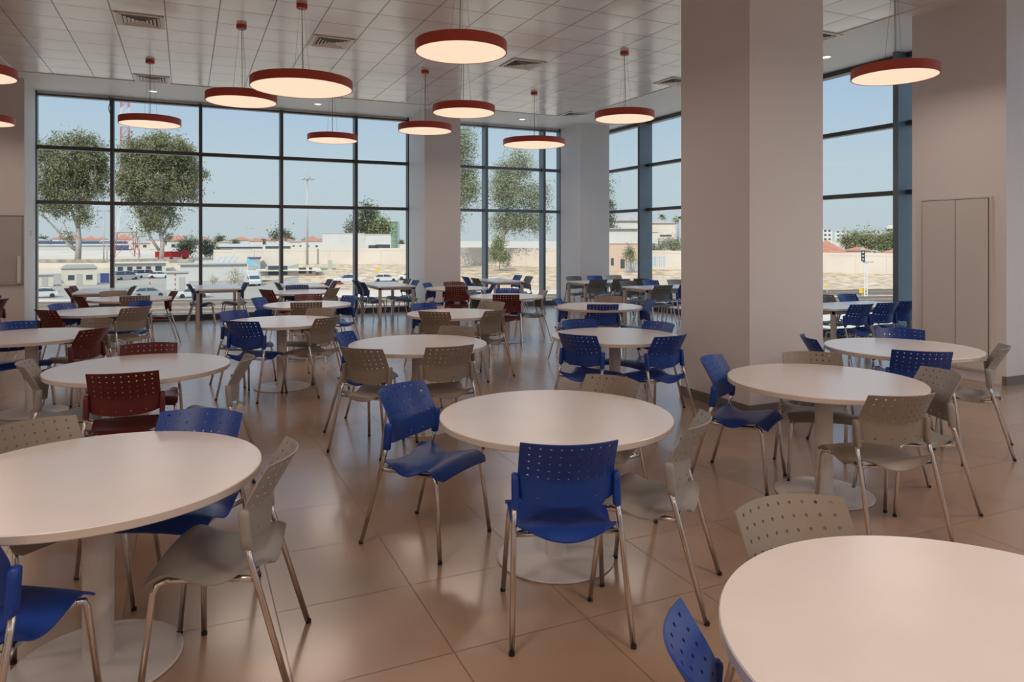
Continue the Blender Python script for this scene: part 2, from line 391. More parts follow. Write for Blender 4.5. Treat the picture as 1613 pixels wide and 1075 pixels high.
# unseen lamps added behind and beside the camera to light the foreground
HID = [(-1.2, 1.5), (2.6, .2), (6.5, 1.8), (-5.0, 4.5), (-6.5, .5), (.2, -3.2), (4.5, -3.0), (-4, -2.5), (8.2, -1.5)]
for i, (u, v) in enumerate(HID):
    t = dup(p09, (u, v, ZP), i*.9, 'added red-rimmed disc lamp outside the picture, '+['above the camera', 'right of the camera', 'far right of the camera', 'left of the near tables', 'at the left wall', 'behind the camera', 'behind the camera to the right', 'behind the camera to the left', 'by the near right window'][i], 'red pendant lamps')
    pend_light(t, .45, PENDANT_W*4.4)

DOWN = [(-.58, 15.2, 'small recessed downlight over the far left window'), (2.5, 15.2, 'small recessed downlight over the far window, right of the widest lamp'),
        (7.18, 15.1, 'small recessed downlight over the middle window'), (9.04, 13.0, 'small recessed downlight behind the disc lamp by the right window'),
        (9.04, 8.02, 'small recessed downlight right beside the big column'), 
        (-3.6, 14.3, 'recessed downlight above the whiteboard, outside the picture')]
dl = None
for i, (u, v, lab) in enumerate(DOWN):
    if dl is None:
        dl = thing('recessed_downlight', lab, 'downlight', group='recessed downlights')
        MB().lathe([(0, -.004), (.07, -.004)], 32).obj('downlight_glass', M_['downglow'], dl)
        MB().lathe([(.07, 0), (.07, -.006), (.095, -.006), (.098, -.001), (.098, 0)], 32).obj('trim_ring', M_['vent'], dl)
        t = dl
    else: t = dup(dl, (0, 0, 0), 0, lab)
    t.location = (u, v, ZC)
for o in [q for q in SC.collection.objects if q.get('category') == 'downlight']:
    L = bpy.data.lights.new('downlight', 'SPOT'); L.energy = DOWN_W; L.spot_size = math.radians(110); L.spot_blend = .9; L.shadow_soft_size = .06; L.color = (1, .74, .50); L.specular_factor = .2
    q = bpy.data.objects.new('downlight_beam', L); SC.collection.objects.link(q); q.parent = o; q.location = (0, 0, -.02)

for i, (x, lab) in enumerate(((172, 'thin green cord hanging at the top of the first mullion'), (315, 'thin green cord hanging at the top of the second mullion'))):
    u = uat(x, V1-.2); c = MB().tube([(0, 0, 0), (.012, 0, -.12), (-.01, 0, -.24), (.02, 0, -.36)], .009, 6).obj('hanging_cable', M_['green']); c.location = (u, V1-.17, ZH+.05); tag(c, lab, 'cable')
# ---------------------------------------------------------------- chairs
def back_surface(x, z):
    s = x/.21; zf = .630+.032*s*s; t = max(0.0, z-zf)
    bl = t*t/(t+.02) if t > 0 else 0
    return -.152+.058*s*s-.60*bl+.05*max(0, .60-z)
def backrest_mb():
    XH = .204; th = .0055
    cols = [(-4+i)*.0415 for i in range(9)]
    hr = .0052
    front, back_ = [], []
    b = MB()
    # grid lines: hole cells are .022 wide squares, plain strips in between
    xs = [-XH, -XH+.006]
    for c in cols: xs += [c-.0115, c+.0115]
    xs += [XH-.006, XH]
    rows = [.797-.0315*i for i in range(5)]
    def zshift(x, k):       # the hole rows sag a little towards the middle lower down
        return -.020*k/4*(1-(x/.204)**2)
    top, bot = .820, .532
    zr = [('low', 0)]
    # u coordinate vertical param: build list of (z at x) functions
    lines = [lambda x: bot+.020*(x/.204)**2+.012*abs(x/.204)**8]
    lowc = .563
    lines += [lambda x: lowc-.0115+.012*(x/.204)**2, lambda x: lowc+.0115+.012*(x/.204)**2, lambda x: .602+.012*(x/.204)**2, lambda x: .622+.015*(x/.204)**2]
    for k in range(4, -1, -1):
        lines += [lambda x, k=k: rows[k]-.0115+zshift(x, k), lambda x, k=k: rows[k]+.0115+zshift(x, k)]
    lines += [lambda x: top-.004*(x/.204)**2-.002, lambda x: top-.004*(x/.204)**2]
    # which row-intervals hold holes
    holes = {}
    for k in range(5): holes[5+2*k] = list(range(9))
    holes[1] = [1, 3, 5, 7]
    nx, nz = len(xs), len(lines)
    def P(x, z, side):
        e_ = .0007
        y = back_surface(x, z); dx = (back_surface(x+e_, z)-back_surface(x-e_, z))/(2*e_); dz = (back_surface(x, z+e_)-back_surface(x, z-e_))/(2*e_)
        n = Vector((dx, -1, dz)).normalized()
        return Vector((x, y, z))+n*(th/2*side)
    cache = {}
    vs = b.v; fs = b.f
    def V(x, z, side):
        key = (round(x, 6), round(z, 6), side)
        if key not in cache: cache[key] = len(vs); vs.append(tuple(P(x, z, side)))
        return cache[key]
    def taper(x, z):   # the panel narrows a little towards the bottom and the top edge
        return x*(1.0 - .03*max(0, (.58-z)/.04) )
    for i in range(nx-1):
        for j in range(nz-1):
            x0, x1 = xs[i], xs[i+1]
            za = [lines[j](x0), lines[j](x1), lines[j+1](x1), lines[j+1](x0)]
            is_col = (i >= 2 and (i-2) % 2 == 0 and (i-2)//2 < 9)
            if is_col and j in holes and (i-2)//2 in holes[j]:
                xm = (x0+x1)/2; zb = lines[j](xm); zt = lines[j+1](xm); zm = (zb+zt)/2
                ring = [(x0, za[0]), (xm, zb), (x1, za[1]), (x1, (za[1]+za[2])/2), (x1, za[2]), (xm, zt), (x0, za[3]), (x0, (za[0]+za[3])/2)]
                ang = [-135, -90, -45, 0, 45, 90, 135, 180]
                inner = [(xm+hr*math.cos(math.radians(a)), zm+hr*math.sin(math.radians(a))) for a in ang]
                for side in (1, -1):
                    R = [V(p[0], p[1], side) for p in ring]; I = [V(p[0], p[1], side) for p in inner]
                    for k in range(8):
                        q = (R[k], R[(k+1) % 8], I[(k+1) % 8], I[k]); fs.append(q if side > 0 else q[::-1]); b.mi.append(0)
                A = [V(p[0], p[1], 1) for p in inner]; B = [V(p[0], p[1], -1) for p in inner]
                for k in range(8): fs.append((A[k], A[(k+1) % 8], B[(k+1) % 8], B[k])); b.mi.append(0)
            else:
                # match the mid points that neighbouring hole cells put on shared edges
                def hole(ii, jj):
                    return 0 <= ii < nx-1 and jj in holes and ii >= 2 and (ii-2) % 2 == 0 and (ii-2)//2 in holes[jj]
                pts = [(x0, za[0])]
                xm = (x0+x1)/2
                if hole(i, j-1): pts.append((xm, lines[j](xm)))
                pts.append((x1, za[1]))
                if hole(i+1, j): pts.append((x1, (za[1]+za[2])/2))
                pts.append((x1, za[2]))
                if hole(i, j+1): pts.append((xm, lines[j+1](xm)))
                pts.append((x0, za[3]))
                if hole(i-1, j): pts.append((x0, (za[0]+za[3])/2))
                for side in (1, -1):
                    q = tuple(V(p[0], p[1], side) for p in pts); fs.append(q if side > 0 else q[::-1]); b.mi.append(0)
    # rim
    per = [(xs[i], lines[0](xs[i])) for i in range(nx)]+[(xs[-1], lines[j](xs[-1])) for j in range(1, nz)]
    # columns add mid points on bottom/top lines only when holes touch them (they do not)
    per += [(xs[i], lines[-1](xs[i])) for i in range(nx-2, -1, -1)]+[(xs[0], lines[j](xs[0])) for j in range(nz-2, 0, -1)]
    for k in range(len(per)):
        p, q = per[k], per[(k+1) % len(per)]
        fs.append((V(*p, 1), V(*p, -1), V(*q, -1), V(*q, 1))); b.mi.append(0)
    return b
def seat_mb():
    b = MB(); nx, ny = 22, 22; th = .007
    def pt(i, j, side):
        s = -1+2*i/nx; t = j/ny; y = -.185+.435*t
        hw = .205+.028*t-.03*max(0, (t-.93)/.07)**2 - .035*max(0, (.12-t)/.12)**2
        x = s*hw
        z = .445 - .012*math.sin(math.pi*min(1, t/.8))+ .014*math.sin(math.pi*max(0, min(1, (t-.35)/.6)))
        z -= .034*max(0, (t-.80)/.20)**2
        z += .026*s*s*(1-t)**1.5
        z -= .046*abs(s)**5*math.sin(math.pi*min(1, max(0, (t-.1)/.75)))**2
        z += .010*(1-s*s)*max(0, (t-.5)/.5)
        z -= .040*(1-.75*s*s)*max(0, (.14-t)/.14)**1.6
        return Vector((x, y, z-(th if side else 0)))
    V = {}
    for side in (0, 1):
        for j in range(ny+1):
            for i in range(nx+1): V[i, j, side] = len(b.v); b.v.append(tuple(pt(i, j, side)))
    for side in (0, 1):
        for j in range(ny):
            for i in range(nx):
                q = (V[i, j, side], V[i+1, j, side], V[i+1, j+1, side], V[i, j+1, side]); b.f.append(q if not side else q[::-1]); b.mi.append(0)
    per = [(i, 0) for i in range(nx)]+[(nx, j) for j in range(ny)]+[(i, ny) for i in range(nx, 0, -1)]+[(0, j) for j in range(ny, 0, -1)]
    for k in range(len(per)):
        p, q = per[k], per[(k+1) % len(per)]; b.f.append((V[(*p, 0)], V[(*p, 1)], V[(*q, 1)], V[(*q, 0)])); b.mi.append(0)
    return b
def sleeve_mb(s):
    b = MB(); pr = []
    rings = [(.522, .7), (.526, .97), (.56, 1), (.63, 1.0), (.658, .95), (.665, .65)]
    vs = []; n = 12
    for z, k in rings:
        yc = -.112+(.66-z)*-.10; 
        for a in range(n):
            t = 2*math.pi*a/n; cx_, sx_ = math.cos(t), math.sin(t)
            ex = math.copysign(abs(cx_)**.6, cx_)*.0165*k; ey = math.copysign(abs(sx_)**.6, sx_)*.021*k
            vs.append((s*.216+ex, yc+ey+.014, z))
    fs = [(i*n+a, i*n+(a+1) % n, (i+1)*n+(a+1) % n, (i+1)*n+a) for i in range(len(rings)-1) for a in range(n)]
    fs += [tuple(range(n))[::-1], tuple((len(rings)-1)*n+a for a in range(n))]
    return b.add(vs, fs)
MESH = {}
def chair_meshes(seg):
    R = .0116
    d_ = {}
    for s in (-1, 1):
        d_['rear', s] = MB().tube([(s*.246, -.262, .012), (s*.224, -.128, .47), (s*.217, -.100, .56)], R, seg).mesh('leg', M_['chrome'], 'all' if seg > 6 else 30)
        fr = [(s*.236, .252, .012), (s*.212, .212, .385), (s*.208, .200, .412), (s*.196, .178, .418), (s*.172, .145, .408), (s*.168, .0, .400), (s*.172, -.06, .402), (s*.222, -.128, .418)]
        d_['front', s] = MB().tube(fr, R, seg).mesh('leg', M_['chrome'], 'all' if seg > 6 else 30)
        for k, p in (('rear', (s*.2465, -.2655)), ('front', (s*.2365, .2525))):
            d_['cap', k, s] = MB().lathe([(0, 0), (.0118, 0), (.0124, .012), (.0118, .014), (0, .014)], 10, (p[0], p[1], 0)).mesh('foot_cap', M_['rubber'])
        d_['sleeve', s] = sleeve_mb(s)
    d_['bar'] = MB().tube([(-.222, -.128, .418), (.222, -.128, .418)], R*.8, seg).mesh('crossbar', M_['chrome'], 'all' if seg > 6 else 30)
    d_['bar2'] = MB().tube([(-.205, .17, .422), (.205, .17, .422)], R*.7, seg).mesh('crossbar', M_['chrome'], 'all' if seg > 6 else 30)
    return d_
CMH, CML = chair_meshes(12), chair_meshes(6)
BACK, SEAT = backrest_mb(), seat_mb()
def chair_proto(color, near):
    key = (color, near)
    if key in MESH: return MESH[key]
    cm = CMH if near else CML
    m = M_[color]
    kk = ('b', color)
    if kk not in MESH: MESH[kk] = (BACK.mesh('backrest', m, 40), SEAT.mesh('seat', m, 50), {s: CMH['sleeve', s].mesh('backrest_sleeve', m, 50) for s in (-1, 1)})
    bk, se, sl = MESH[kk]
    parts = [('backrest', bk, []), ('seat', se, []), ('crossbar', cm['bar'], []), ('crossbar', cm['bar2'], [])]
    for s in (-1, 1):
        parts.append(('backrest_sleeve', sl[s], []))
        for k in ('front', 'rear'): parts.append(('leg', cm[k, s], [('foot_cap', cm['cap', k, s])] if near else []))
    MESH[key] = parts; return parts
BT = .268          # back-top centre lies this far behind the footprint centre
GRP = {'blue': 'blue perforated chairs', 'blue2': 'blue perforated chairs', 'red': 'dark red perforated chairs', 'taupe': 'taupe perforated chairs', 'grey': 'grey perforated chairs', 'dark': 'dark grey perforated chairs'}
def chair(X, d, dirX, dird, color, label):
    """X,d: footprint centre in camera terms, dir: where the sitter looks"""
    p = W(X, d); w = W(dirX, dird); rz = math.atan2(w.y, w.x)-math.pi/2
    t = thing('cafeteria_chair', label, 'chair', (p.x, p.y, 0), rz, GRP[color])
    for name, me, subs in chair_proto(color, d < 9):
        o = link(name, me, t)
        for n2, m2 in subs: link(n2, m2, o)
    return t
def chair_px(x, y, tb, color, label, turn=0, rmin=.70, rmax=1.02, face=None, ztop=.818):
    """x,y: picture position of the middle of the back's top edge"""
    a = (x-CX)/F; d = F*(CH-ztop)/(y-HY)
    if tb is not None:
        C = TB[tb]; A = a*a+1; B = -2*(a*C[0]+C[1]); Q = C[0]**2+C[1]**2
        rho = math.sqrt(max(0, A*d*d+B*d+Q))
        lim = rmin if rho < rmin else (rmax if rho > rmax else None)
        if lim:
            disc = B*B-4*A*(Q-lim*lim)
            if disc > 0:
                r1, r2 = (-B-math.sqrt(disc))/2/A, (-B+math.sqrt(disc))/2/A
                d = r1 if abs(r1-d) < abs(r2-d) else r2
        dx, dd = C[0]-a*d, C[1]-d
    else: dx, dd = face
    L = math.hypot(dx, dd); dx, dd = dx/L, dd/L
    tr = math.radians(turn); dx, dd = dx*math.cos(tr)-dd*math.sin(tr), dx*math.sin(tr)+dd*math.cos(tr)
    return chair(a*d+BT*dx, d+BT*dd, dx, dd, color, label)

# ---------------------------------------------------------------- tables
def uvt(u, v): return (u*CT-v*ST, u*ST+v*CT)
TB = {'T1': (-1.608, 2.764), 'T2': (.226, 3.688), 'T3': (1.082, 1.573), 'T4': (2.023, 4.613), 'T5': (-2.663, 5.095), 'T6': (-.821, 6.226), 'T7': (3.288, 6.003),
      'T8': (.98, 6.78), 'T9': (-4.58, 6.78), 'T10': (-2.58, 7.97), 'T11': uvt(-1.0, 10.5), 'T12': (1.19, 9.80), 'T13': uvt(-.8, 12.6), 'T14': uvt(1.57, 10.4),
      'T15': uvt(1.84, 13.0), 'T16': (-.70, 8.85), 'T17': (-.085, 11.6), 'T18': (-1.05, 13.6), 'T19': (-7.95, 10.0)}
TN = {'T1': ('lower left', 'large round white table cut off by the left edge in the foreground'),
      'T2': ('central foreground', 'round white pedestal table in the centre foreground'),
      'T3': ('lower right', 'round white table cropped in the lower right corner'),
      'T4': ('right', 'round white pedestal table on the right, before the big column'),
      'T5': ('left', 'round white table on the left with two dark red chairs front and back'),
      'T6': ('centre-left second row', 'round white table behind the central one, two taupe chairs facing it'),
      'T7': ('far right', 'round white table beside the closet doors on the right'),
      'T8': ('column-side', 'round white table left of the big column, ringed by four blue chairs'),
      'T9': ('left edge', 'round white table at the left edge, behind the dark red chairs'),
      'T10': ('left third row', 'round white table with two blue chairs at its left, base plate in view'),
      'T11': ('whiteboard-side', 'round white table nearest the whiteboard wall, with blue and taupe chairs'),
      'T12': ('four-chair back', 'round white table in front of the long tables near the corner pillar'),
      'T13': ('far left', 'distant round table before the far left window, red chair at its right'),
      'T14': ('middle-left distant', 'distant round table with taupe chair in front and blue chairs at both sides'),
      'T15': ('small distant left', 'small distant round table under the tall mast seen through the window'),
      'T16': ('centre third row', 'round white table in the middle, two taupe chairs before it'),
      'T17': ('middle window', 'distant round table before the middle window, dark red chair in front'),
      'T18': ('facade pillar', 'distant round table before the white facade pillar, two red chairs'),
      'T19': ('hidden left', 'round table almost wholly beyond the left edge of the picture')}
def make_round():
    t = thing('round_table', '', 'table', group='round white pedestal tables')
    r, th, zt = .60, .033, .740
    MB().lathe([(0, zt-th), (r-.004, zt-th), (r, zt-th+.004), (r, zt-.004), (r-.003, zt), (0, zt)], 128).obj('tabletop', [M_['tabletop'], M_['edge']], t, 30)
    for f in t.children[0].data.polygons:
        if abs(f.normal.z) < .5: f.material_index = 1
    MB().lathe([(0, .010), (.055, .010), (.055, zt-th), (0, zt-th)], 40).obj('stem', M_['tablemetal'], t, 30)
    MB().lathe([(0, zt-th-.006), (.16, zt-th-.006), (.16, zt-th), (0, zt-th)], 40).obj('mounting_plate', M_['tablemetal'], t, 30)
    MB().lathe([(0, .0), (.296, 0), (.301, .004), (.301, .008), (.297, .011), (.07, .015), (.06, .020), (0, .02)], 96).obj('base_plate', M_['tablemetal'], t, 30)
    return t
rt = None
for k, (X, d) in TB.items():
    p = W(X, d)
    if rt is None: rt = make_round(); t = rt; t.location = (p.x, p.y, 0); t['label'] = TN[k][1]
    else: dup(rt, (p.x, p.y, 0), 0, TN[k][1])

def rect_table(u0, u1, v0, v1, label):
    t = thing('long_table', label, 'table', ((u0+u1)/2, (v0+v1)/2, 0), 0, 'rectangular tables along the windows')
    w, h = (u1-u0)/2, (v1-v0)/2
    bevel(MB().box(-w, -h, .712, w, h, .74).obj('tabletop', M_['tabletop'], t), .003)
    b = MB(); e_ = .03
    b.box(-w+e_, -h+e_, .665, w-e_, -h+e_+.03, .712); b.box(-w+e_, h-e_-.03, .665, w-e_, h-e_, .712)
    b.box(-w+e_, -h+e_, .665, -w+e_+.03, h-e_, .712); b.box(w-e_-.03, -h+e_, .665, w-e_, h-e_, .712)
    b.obj('apron', M_['tableleg'], t)
    for sx in (-1, 1):
        for sy in (-1, 1):
            cx_, cy_ = sx*(w-.045), sy*(h-.045); bevel(MB().box(cx_-.028, cy_-.028, 0, cx_+.028, cy_+.028, .665).obj('leg', M_['tableleg'], t), .004)
    return t
RT = {'R1': (-1.78, -.98, 14.15, 15.55, 'long light table at the far left window, two dark red chairs at its left end'),
      'R2': (.15, .95, 14.35, 15.75, 'long light table at the far window with one blue chair at either side'),
      'R3': (1.78, 2.56, 14.3, 15.7, 'long light table at the far window behind the small distant round table'),
      'R4': (3.42, 4.18, 13.75, 15.4, 'long light table left of the facade pillar, two blue chairs at its left'),
      'R5': (6.12, 6.86, 14.3, 15.7, 'long light table under the middle window, two chairs on each side'),
      'R6': (7.72, 9.25, 13.12, 13.95, 'long light table beside the corner pillar, the farther of two end-on tables'),
      'R7': (7.83, 9.35, 11.05, 11.88, 'long light table at the right glass wall, the nearer of two end-on tables'),
      'R8': (7.72, 9.30, 6.72, 7.50, 'long light table seen between the big column and the closet wall')}
for k, q in RT.items(): rect_table(*q)

# ---------------------------------------------------------------- placing the chairs
C_ = chair; P_ = chair_px
# lower left table
C_(-1.10, 2.77, -.985, -.15, 'grey', 'grey perforated chair in the left foreground, at the right of the cropped table')
P_(331, 643, 'T1', 'blue', 'blue chair behind the lower left table, before the dark red chair', turn=6, rmin=.62)
P_(30, 664, 'T1', 'taupe', 'taupe chair back behind the lower left table, cut off by the left edge', turn=4, rmin=.62)
C_(-1.69, 2.25, .12, .99, 'blue', 'blue chair cut off at the bottom left corner')
# centre
C_(.218, 3.10, -.10, .995, 'blue', 'bright blue chair seen from behind at the near side of the central table')
C_(-.465, 3.93, .865, -.50, 'blue', 'blue chair turned aside at the left of the central table, seat visible')
C_(.679, 3.36, -.926, .378, 'grey', 'grey chair at the right side of the central foreground table')
P_(979, 593, 'T2', 'taupe', 'taupe chair back showing behind the central foreground table', turn=-10, rmin=.62)
# lower right
P_(1216, 779, 'T3', 'taupe', 'large taupe chair back behind the lower right table', turn=0, rmin=.6)
C_(.300+BT, 1.435, 1.0, .0, 'blue', 'blue chair back edge-on at the bottom, left of the lower right table')
# right
C_(1.56, 4.90, .83, -.56, 'blue', 'blue chair beside the big column, left of the right table')
P_(1275, 555, 'T4', 'taupe', 'taupe chair facing us behind the right table', turn=4)
C_(2.065, 4.00, -.18, .98, 'taupe', 'taupe chair seen from behind at the front of the right table')
P_(1503, 585, 'T4', 'grey', 'grey-taupe chair facing left at the right side of the right table', turn=12)
# left
P_(189, 590, 'T5', 'red', 'dark red chair seen from behind, nearest of the dark red chairs')
P_(237, 541, 'T5', 'red', 'dark red chair facing us behind the left table')
P_(20, 573, 'T5', 'grey', 'grey chair facing right at the left end of the left table', turn=2)
P_(404, 562, 'T5', 'grey', 'slim grey chair facing left at the right end of the left table', turn=20)
# left edge
P_(163, 517, 'T9', 'red', 'dark red chair with its back to the left table, seen from behind')
P_(16, 507, 'T9', 'blue', 'blue chair back behind the round table at the left edge', rmin=.66)
P_(166, 501, 'T9', 'taupe', 'small taupe chair back between two tables, right behind the left edge table', rmin=.66)
C_(-4.98, 6.10, .5, .85, 'blue', 'blue chair mostly cut off at the left edge, its leg showing')
# behind
P_(557, 550, 'T6', 'taupe', 'taupe chair seen from behind, left one before the second centre table')
P_(716, 547, 'T6', 'taupe', 'taupe chair seen from behind, right one before the second centre table')
P_(729, 514, 'T6', 'taupe', 'taupe chair back facing us behind the second centre table')
P_(528, 525, 'T6', 'blue', 'blue chair back at the left rim of the second centre table')
P_(1457, 555, 'T7', 'blue', 'blue chair seen from behind at the front of the table by the closet', rmin=.62)
P_(1417, 517, 'T7', 'blue', 'blue chair facing us behind the table by the closet', rmin=.66)
P_(1259, 530, 'T7', 'blue', 'blue chair tucked against the big column, left of the closet table', rmin=.7)
C_(3.65, 5.64, -.84, .54, 'grey', 'grey chair facing left at the right of the closet table')
P_(900, 528, 'T8', 'blue', 'blue chair seen from behind, left front of the four around the column-side table')
P_(1069, 530, 'T8', 'blue', 'blue chair seen from behind, right front of the four around the column-side table')
P_(905, 503, 'T8', 'blue', 'blue chair back at the far left of the column-side table')
P_(1048, 508, 'T8', 'blue', 'blue chair back at the far right of the column-side table')
P_(372, 507, 'T10', 'blue', 'blue chair seen from behind, front left of the table with visible base plate')
P_(358, 490, 'T10', 'blue', 'blue chair half hidden behind another blue chair, left third-row table')
P_(527, 500, 'T10', 'taupe', 'taupe chair seen from behind, front right of the left third-row table')
P_(513, 485.5, 'T10', 'taupe', 'taupe chair back facing us behind the left third-row table')
P_(59, 489, 'T11', 'red', 'dark red chair seen from behind, near the whiteboard wall, before the table')
P_(87, 479, 'T11', 'blue', 'blue chair facing right at the left of the whiteboard-side table')
P_(222, 484.5, 'T11', 'taupe', 'taupe chair seen from behind at the right of the whiteboard-side table')
P_(232, 475, 'T11', 'blue', 'blue chair partly behind a taupe chair, right of the whiteboard-side table')
P_(869, 473, 'T12', 'blue', 'blue chair edge-on at the left of the table before the end-on tables', rmin=.66)
P_(951, 480, 'T12', 'blue', 'blue chair seen from behind in front of the table before the end-on tables', rmin=.66)
P_(960, 466, 'T12', 'taupe', 'brownish taupe chair facing us before the end-on tables', rmin=.66)
P_(1034, 473, 'T12', 'blue', 'blue chair edge-on right of the table before the end-on tables', rmin=.66)
P_(113, 467, 'T13', 'red', 'dark red chair seen from behind, left of the far left round table', rmin=.75)
P_(214, 466.5, 'T13', 'taupe', 'brown-grey chair with rows of lit holes before the far left round table')
P_(175, 458.5, 'T13', 'taupe', 'brown-grey chair back behind the far left round table')
P_(282, 459.5, 'T13', 'red', 'dark red chair facing left, alone at the right of the far left table')
P_(398, 469.5, 'T14', 'blue', 'blue chair facing right at the left of the middle-left distant table')
P_(482, 474.5, 'T14', 'taupe', 'brown-grey chair seen from behind before the middle-left distant table')
P_(486, 463.3, 'T14', 'red', 'dark red chair back between the two middle-left distant tables')
P_(559, 466, 'T14', 'blue', 'blue chair facing left at the right of the middle-left distant table')
P_(411, 456.5, 'T15', 'red', 'dark red chair at the front left of the small table under the mast')
P_(533, 454, 'T15', 'taupe', 'brown-grey chair at the front right of the small table under the mast')
P_(467, 449.5, 'T15', 'blue2', 'blue chair back behind the small table under the mast')
P_(678, 489.5, 'T16', 'taupe', 'taupe chair seen from behind, left front of the third-row centre table')
P_(660, 478, 'T16', 'blue', 'blue chair at the left of the third-row centre table')
P_(790, 489, 'T16', 'taupe', 'taupe chair seen from behind, right front of the third-row centre table')
P_(781, 475, 'T16', 'taupe', 'taupe chair back facing us behind the third-row centre table')
P_(797, 465, 'T17', 'red', 'dark red chair seen from behind before the middle window table')
P_(800, 455, 'T17', 'blue', 'blue chair back behind the middle window table')
P_(734, 458, 'T17', 'dark', 'slim dark grey chair at the left of the middle window table')
P_(864, 459, 'T17', 'grey', 'slim grey chair at the right of the middle window table')
P_(719, 451.5, 'T18', 'red', 'dark red chair seen from behind before the facade pillar')
P_(714, 444.5, 'T18', 'red', 'dark red chair facing us just before the facade pillar')
P_(666, 447, 'T18', 'blue', 'blue chair facing right beside the facade pillar table')
P_(783, 447, 'T18', 'blue', 'blue chair facing left at the right of the facade pillar table')
P_(10, 471, 'T19', 'red', 'dark red chair cut off at the left edge under the whiteboard')
P_(-8, 465, 'T19', 'blue', 'blue chair at the left edge behind a dark red chair')
def C2(u, v, du, dv, color, label):
    """u,v: the back top in building axes"""
    L = math.hypot(du, dv); u += BT*du/L; v += BT*dv/L
    X, d = uvt(u, v); a, c = uvt(du, dv); return chair(X, d, a, c, color, label)
def at_u(x, u): return vat(x, u)
C2(-1.93, 14.35, 1, .03, 'red', 'dark red chair facing right at the far left window, nearer of the pair')
C2(-1.93, 14.95, 1, -.02, 'red', 'dark red chair facing right at the far left window, farther of the pair')
C2(-.80, 14.55, -1, .05, 'dark', 'dark grey chair facing left at the far left long table')
C2(-.02, 14.75, 1, .02, 'blue2', 'blue chair on the left side of the lone two-chair window table')
C2(1.14, 14.85, -1, -.04, 'blue2', 'blue chair on the right side of the lone two-chair window table')
C2(1.55, 14.62, 1, .02, 'dark', 'dark chair facing right at the window table behind the small round table')
C2(2.84, 15.3, -1, 0, 'blue2', 'navy chair facing left at the far window, behind a dark red one')
C2(2.84, 14.7, -1, .04, 'red', 'dark red chair facing left at the far window, before a navy one')
C2(3.10, 14.15, 1, .02, 'blue2', 'blue chair left of the pillar-side long table, nearer of the pair')
C2(3.10, 14.75, 1, -.03, 'blue2', 'blue chair left of the pillar-side long table, farther of the pair')
C2(4.40, 14.2, -1, .05, 'blue', 'blue chair against the facade pillar, right of the long table')
C2(4.40, 14.8, -1, 0, 'dark', 'grey chair by the facade pillar, farther one at the long table')
C2(5.72, 15.25, 1, 0, 'blue', 'blue chair at the left of the middle window long table')
C2(5.72, 14.65, 1, .04, 'dark', 'dark grey chair at the left of the middle window long table')
C2(7.26, 15.3, -1, 0, 'blue', 'blue chair at the right of the middle window long table')
C2(7.26, 14.7, -1, .04, 'dark', 'dark grey chair at the right of the middle window long table')
C2(8.12, 14.42, .03, -1, 'dark', 'dark grey chair facing us, leftmost behind the farther end-on table')
C2(8.68, 14.42, 0, -1, 'blue', 'blue chair facing us, middle one behind the farther end-on table')
C2(9.22, 14.42, -.02, -1, 'grey', 'grey chair facing us, rightmost behind the farther end-on table')
C2(7.92, 12.82, .10, 1, 'dark', 'dark grey chair seen from behind, leftmost before the farther end-on table')
C2(8.50, 12.82, .06, 1, 'dark', 'dark grey chair seen from behind, middle one before the farther end-on table')
C2(9.08, 12.90, .05, 1, 'dark', 'dark grey chair seen from behind, rightmost before the farther end-on table')
C2(8.18, 12.30, .03, -1, 'dark', 'dark grey chair facing us, leftmost behind the nearer end-on table')
C2(8.74, 12.30, 0, -1, 'blue', 'blue chair facing us, middle one behind the nearer end-on table')
C2(9.36, 12.30, .03, -1, 'grey', 'grey chair facing us beside the big column, behind the nearer end-on table')
C2(8.04, 10.72, .06, 1, 'dark', 'dark grey chair seen from behind before the nearer end-on table')
C2(8.62, 10.72, .06, 1, 'blue', 'blue chair seen from behind, cut off by the big column')
C2(7.98, 6.42, .05, 1, 'blue', 'blue chair seen from behind past the column, leftmost of three in a row')
C2(8.52, 6.45, .04, 1, 'blue', 'blue chair seen from behind past the column, middle of three in a row')
C2(9.02, 6.52, .04, 1, 'blue', 'blue chair seen from behind past the column, rightmost, against the closet')
C2(8.72, 7.86, .02, -1, 'dark', 'dark chair facing us behind the long table, touching the big column')
C2(9.20, 7.86, .0, -1, 'blue', 'blue chair facing us behind the long table past the column')
#EXTERIOR
# ================================================================ outside the glass
def ss(a, b, x): t = min(1, max(0, (x-a)/(b-a))); return t*t*(3-2*t)
def interp(x, pts):
    for (a, p), (b_, q) in zip(pts, pts[1:]):
        if x <= b_: return p+(q-p)*max(0, (x-a))/(b_-a)
    return pts[-1][1]
GL = [(0, -6.6), (178, -6.6), (186, -4.3), (300, -2.8), (500, -1.2), (1500, .6)]
GR = [(0, -6.6), (118, -6.55), (128, -6.1), (150, -4.7), (165, -4.0), (200, -3.4), (300, -2.6), (500, -1.2), (1500, .6)]
def gz(X, d):
    k = ss(-.37, -.30, X/max(d, 1)); return interp(d, GL)*(1-k)+interp(d, GR)*k
M_['sand'] = mat('pale_sandy_ground', (.52, .43, .34), .95, noise=(.05, .12))
M_['dirt'] = mat('dry_dirt_bank', (.50, .36, .235), .95, noise=(.7, .42), bump=(.8, .8, .5))
M_['asphalt'] = mat('pale_worn_asphalt', (.31, .265, .215), .9, noise=(.1, .1))
M_['ballast'] = mat('brown_track_ballast', (.20, .155, .12), .95, noise=(2, .25))
M_['rail'] = mat('rail_steel', (.30, .24, .2), .4, .6)
M_['cream'] = mat('cream_render', (.62, .54, .465), .8, noise=(.2, .05))
M_['stone'] = mat('old_stone_coping', (.34, .29, .22), .9, noise=(.6, .35))
M_['white'] = mat('white_sheet_wall', (.56, .54, .51), .7, noise=(.3, .04))
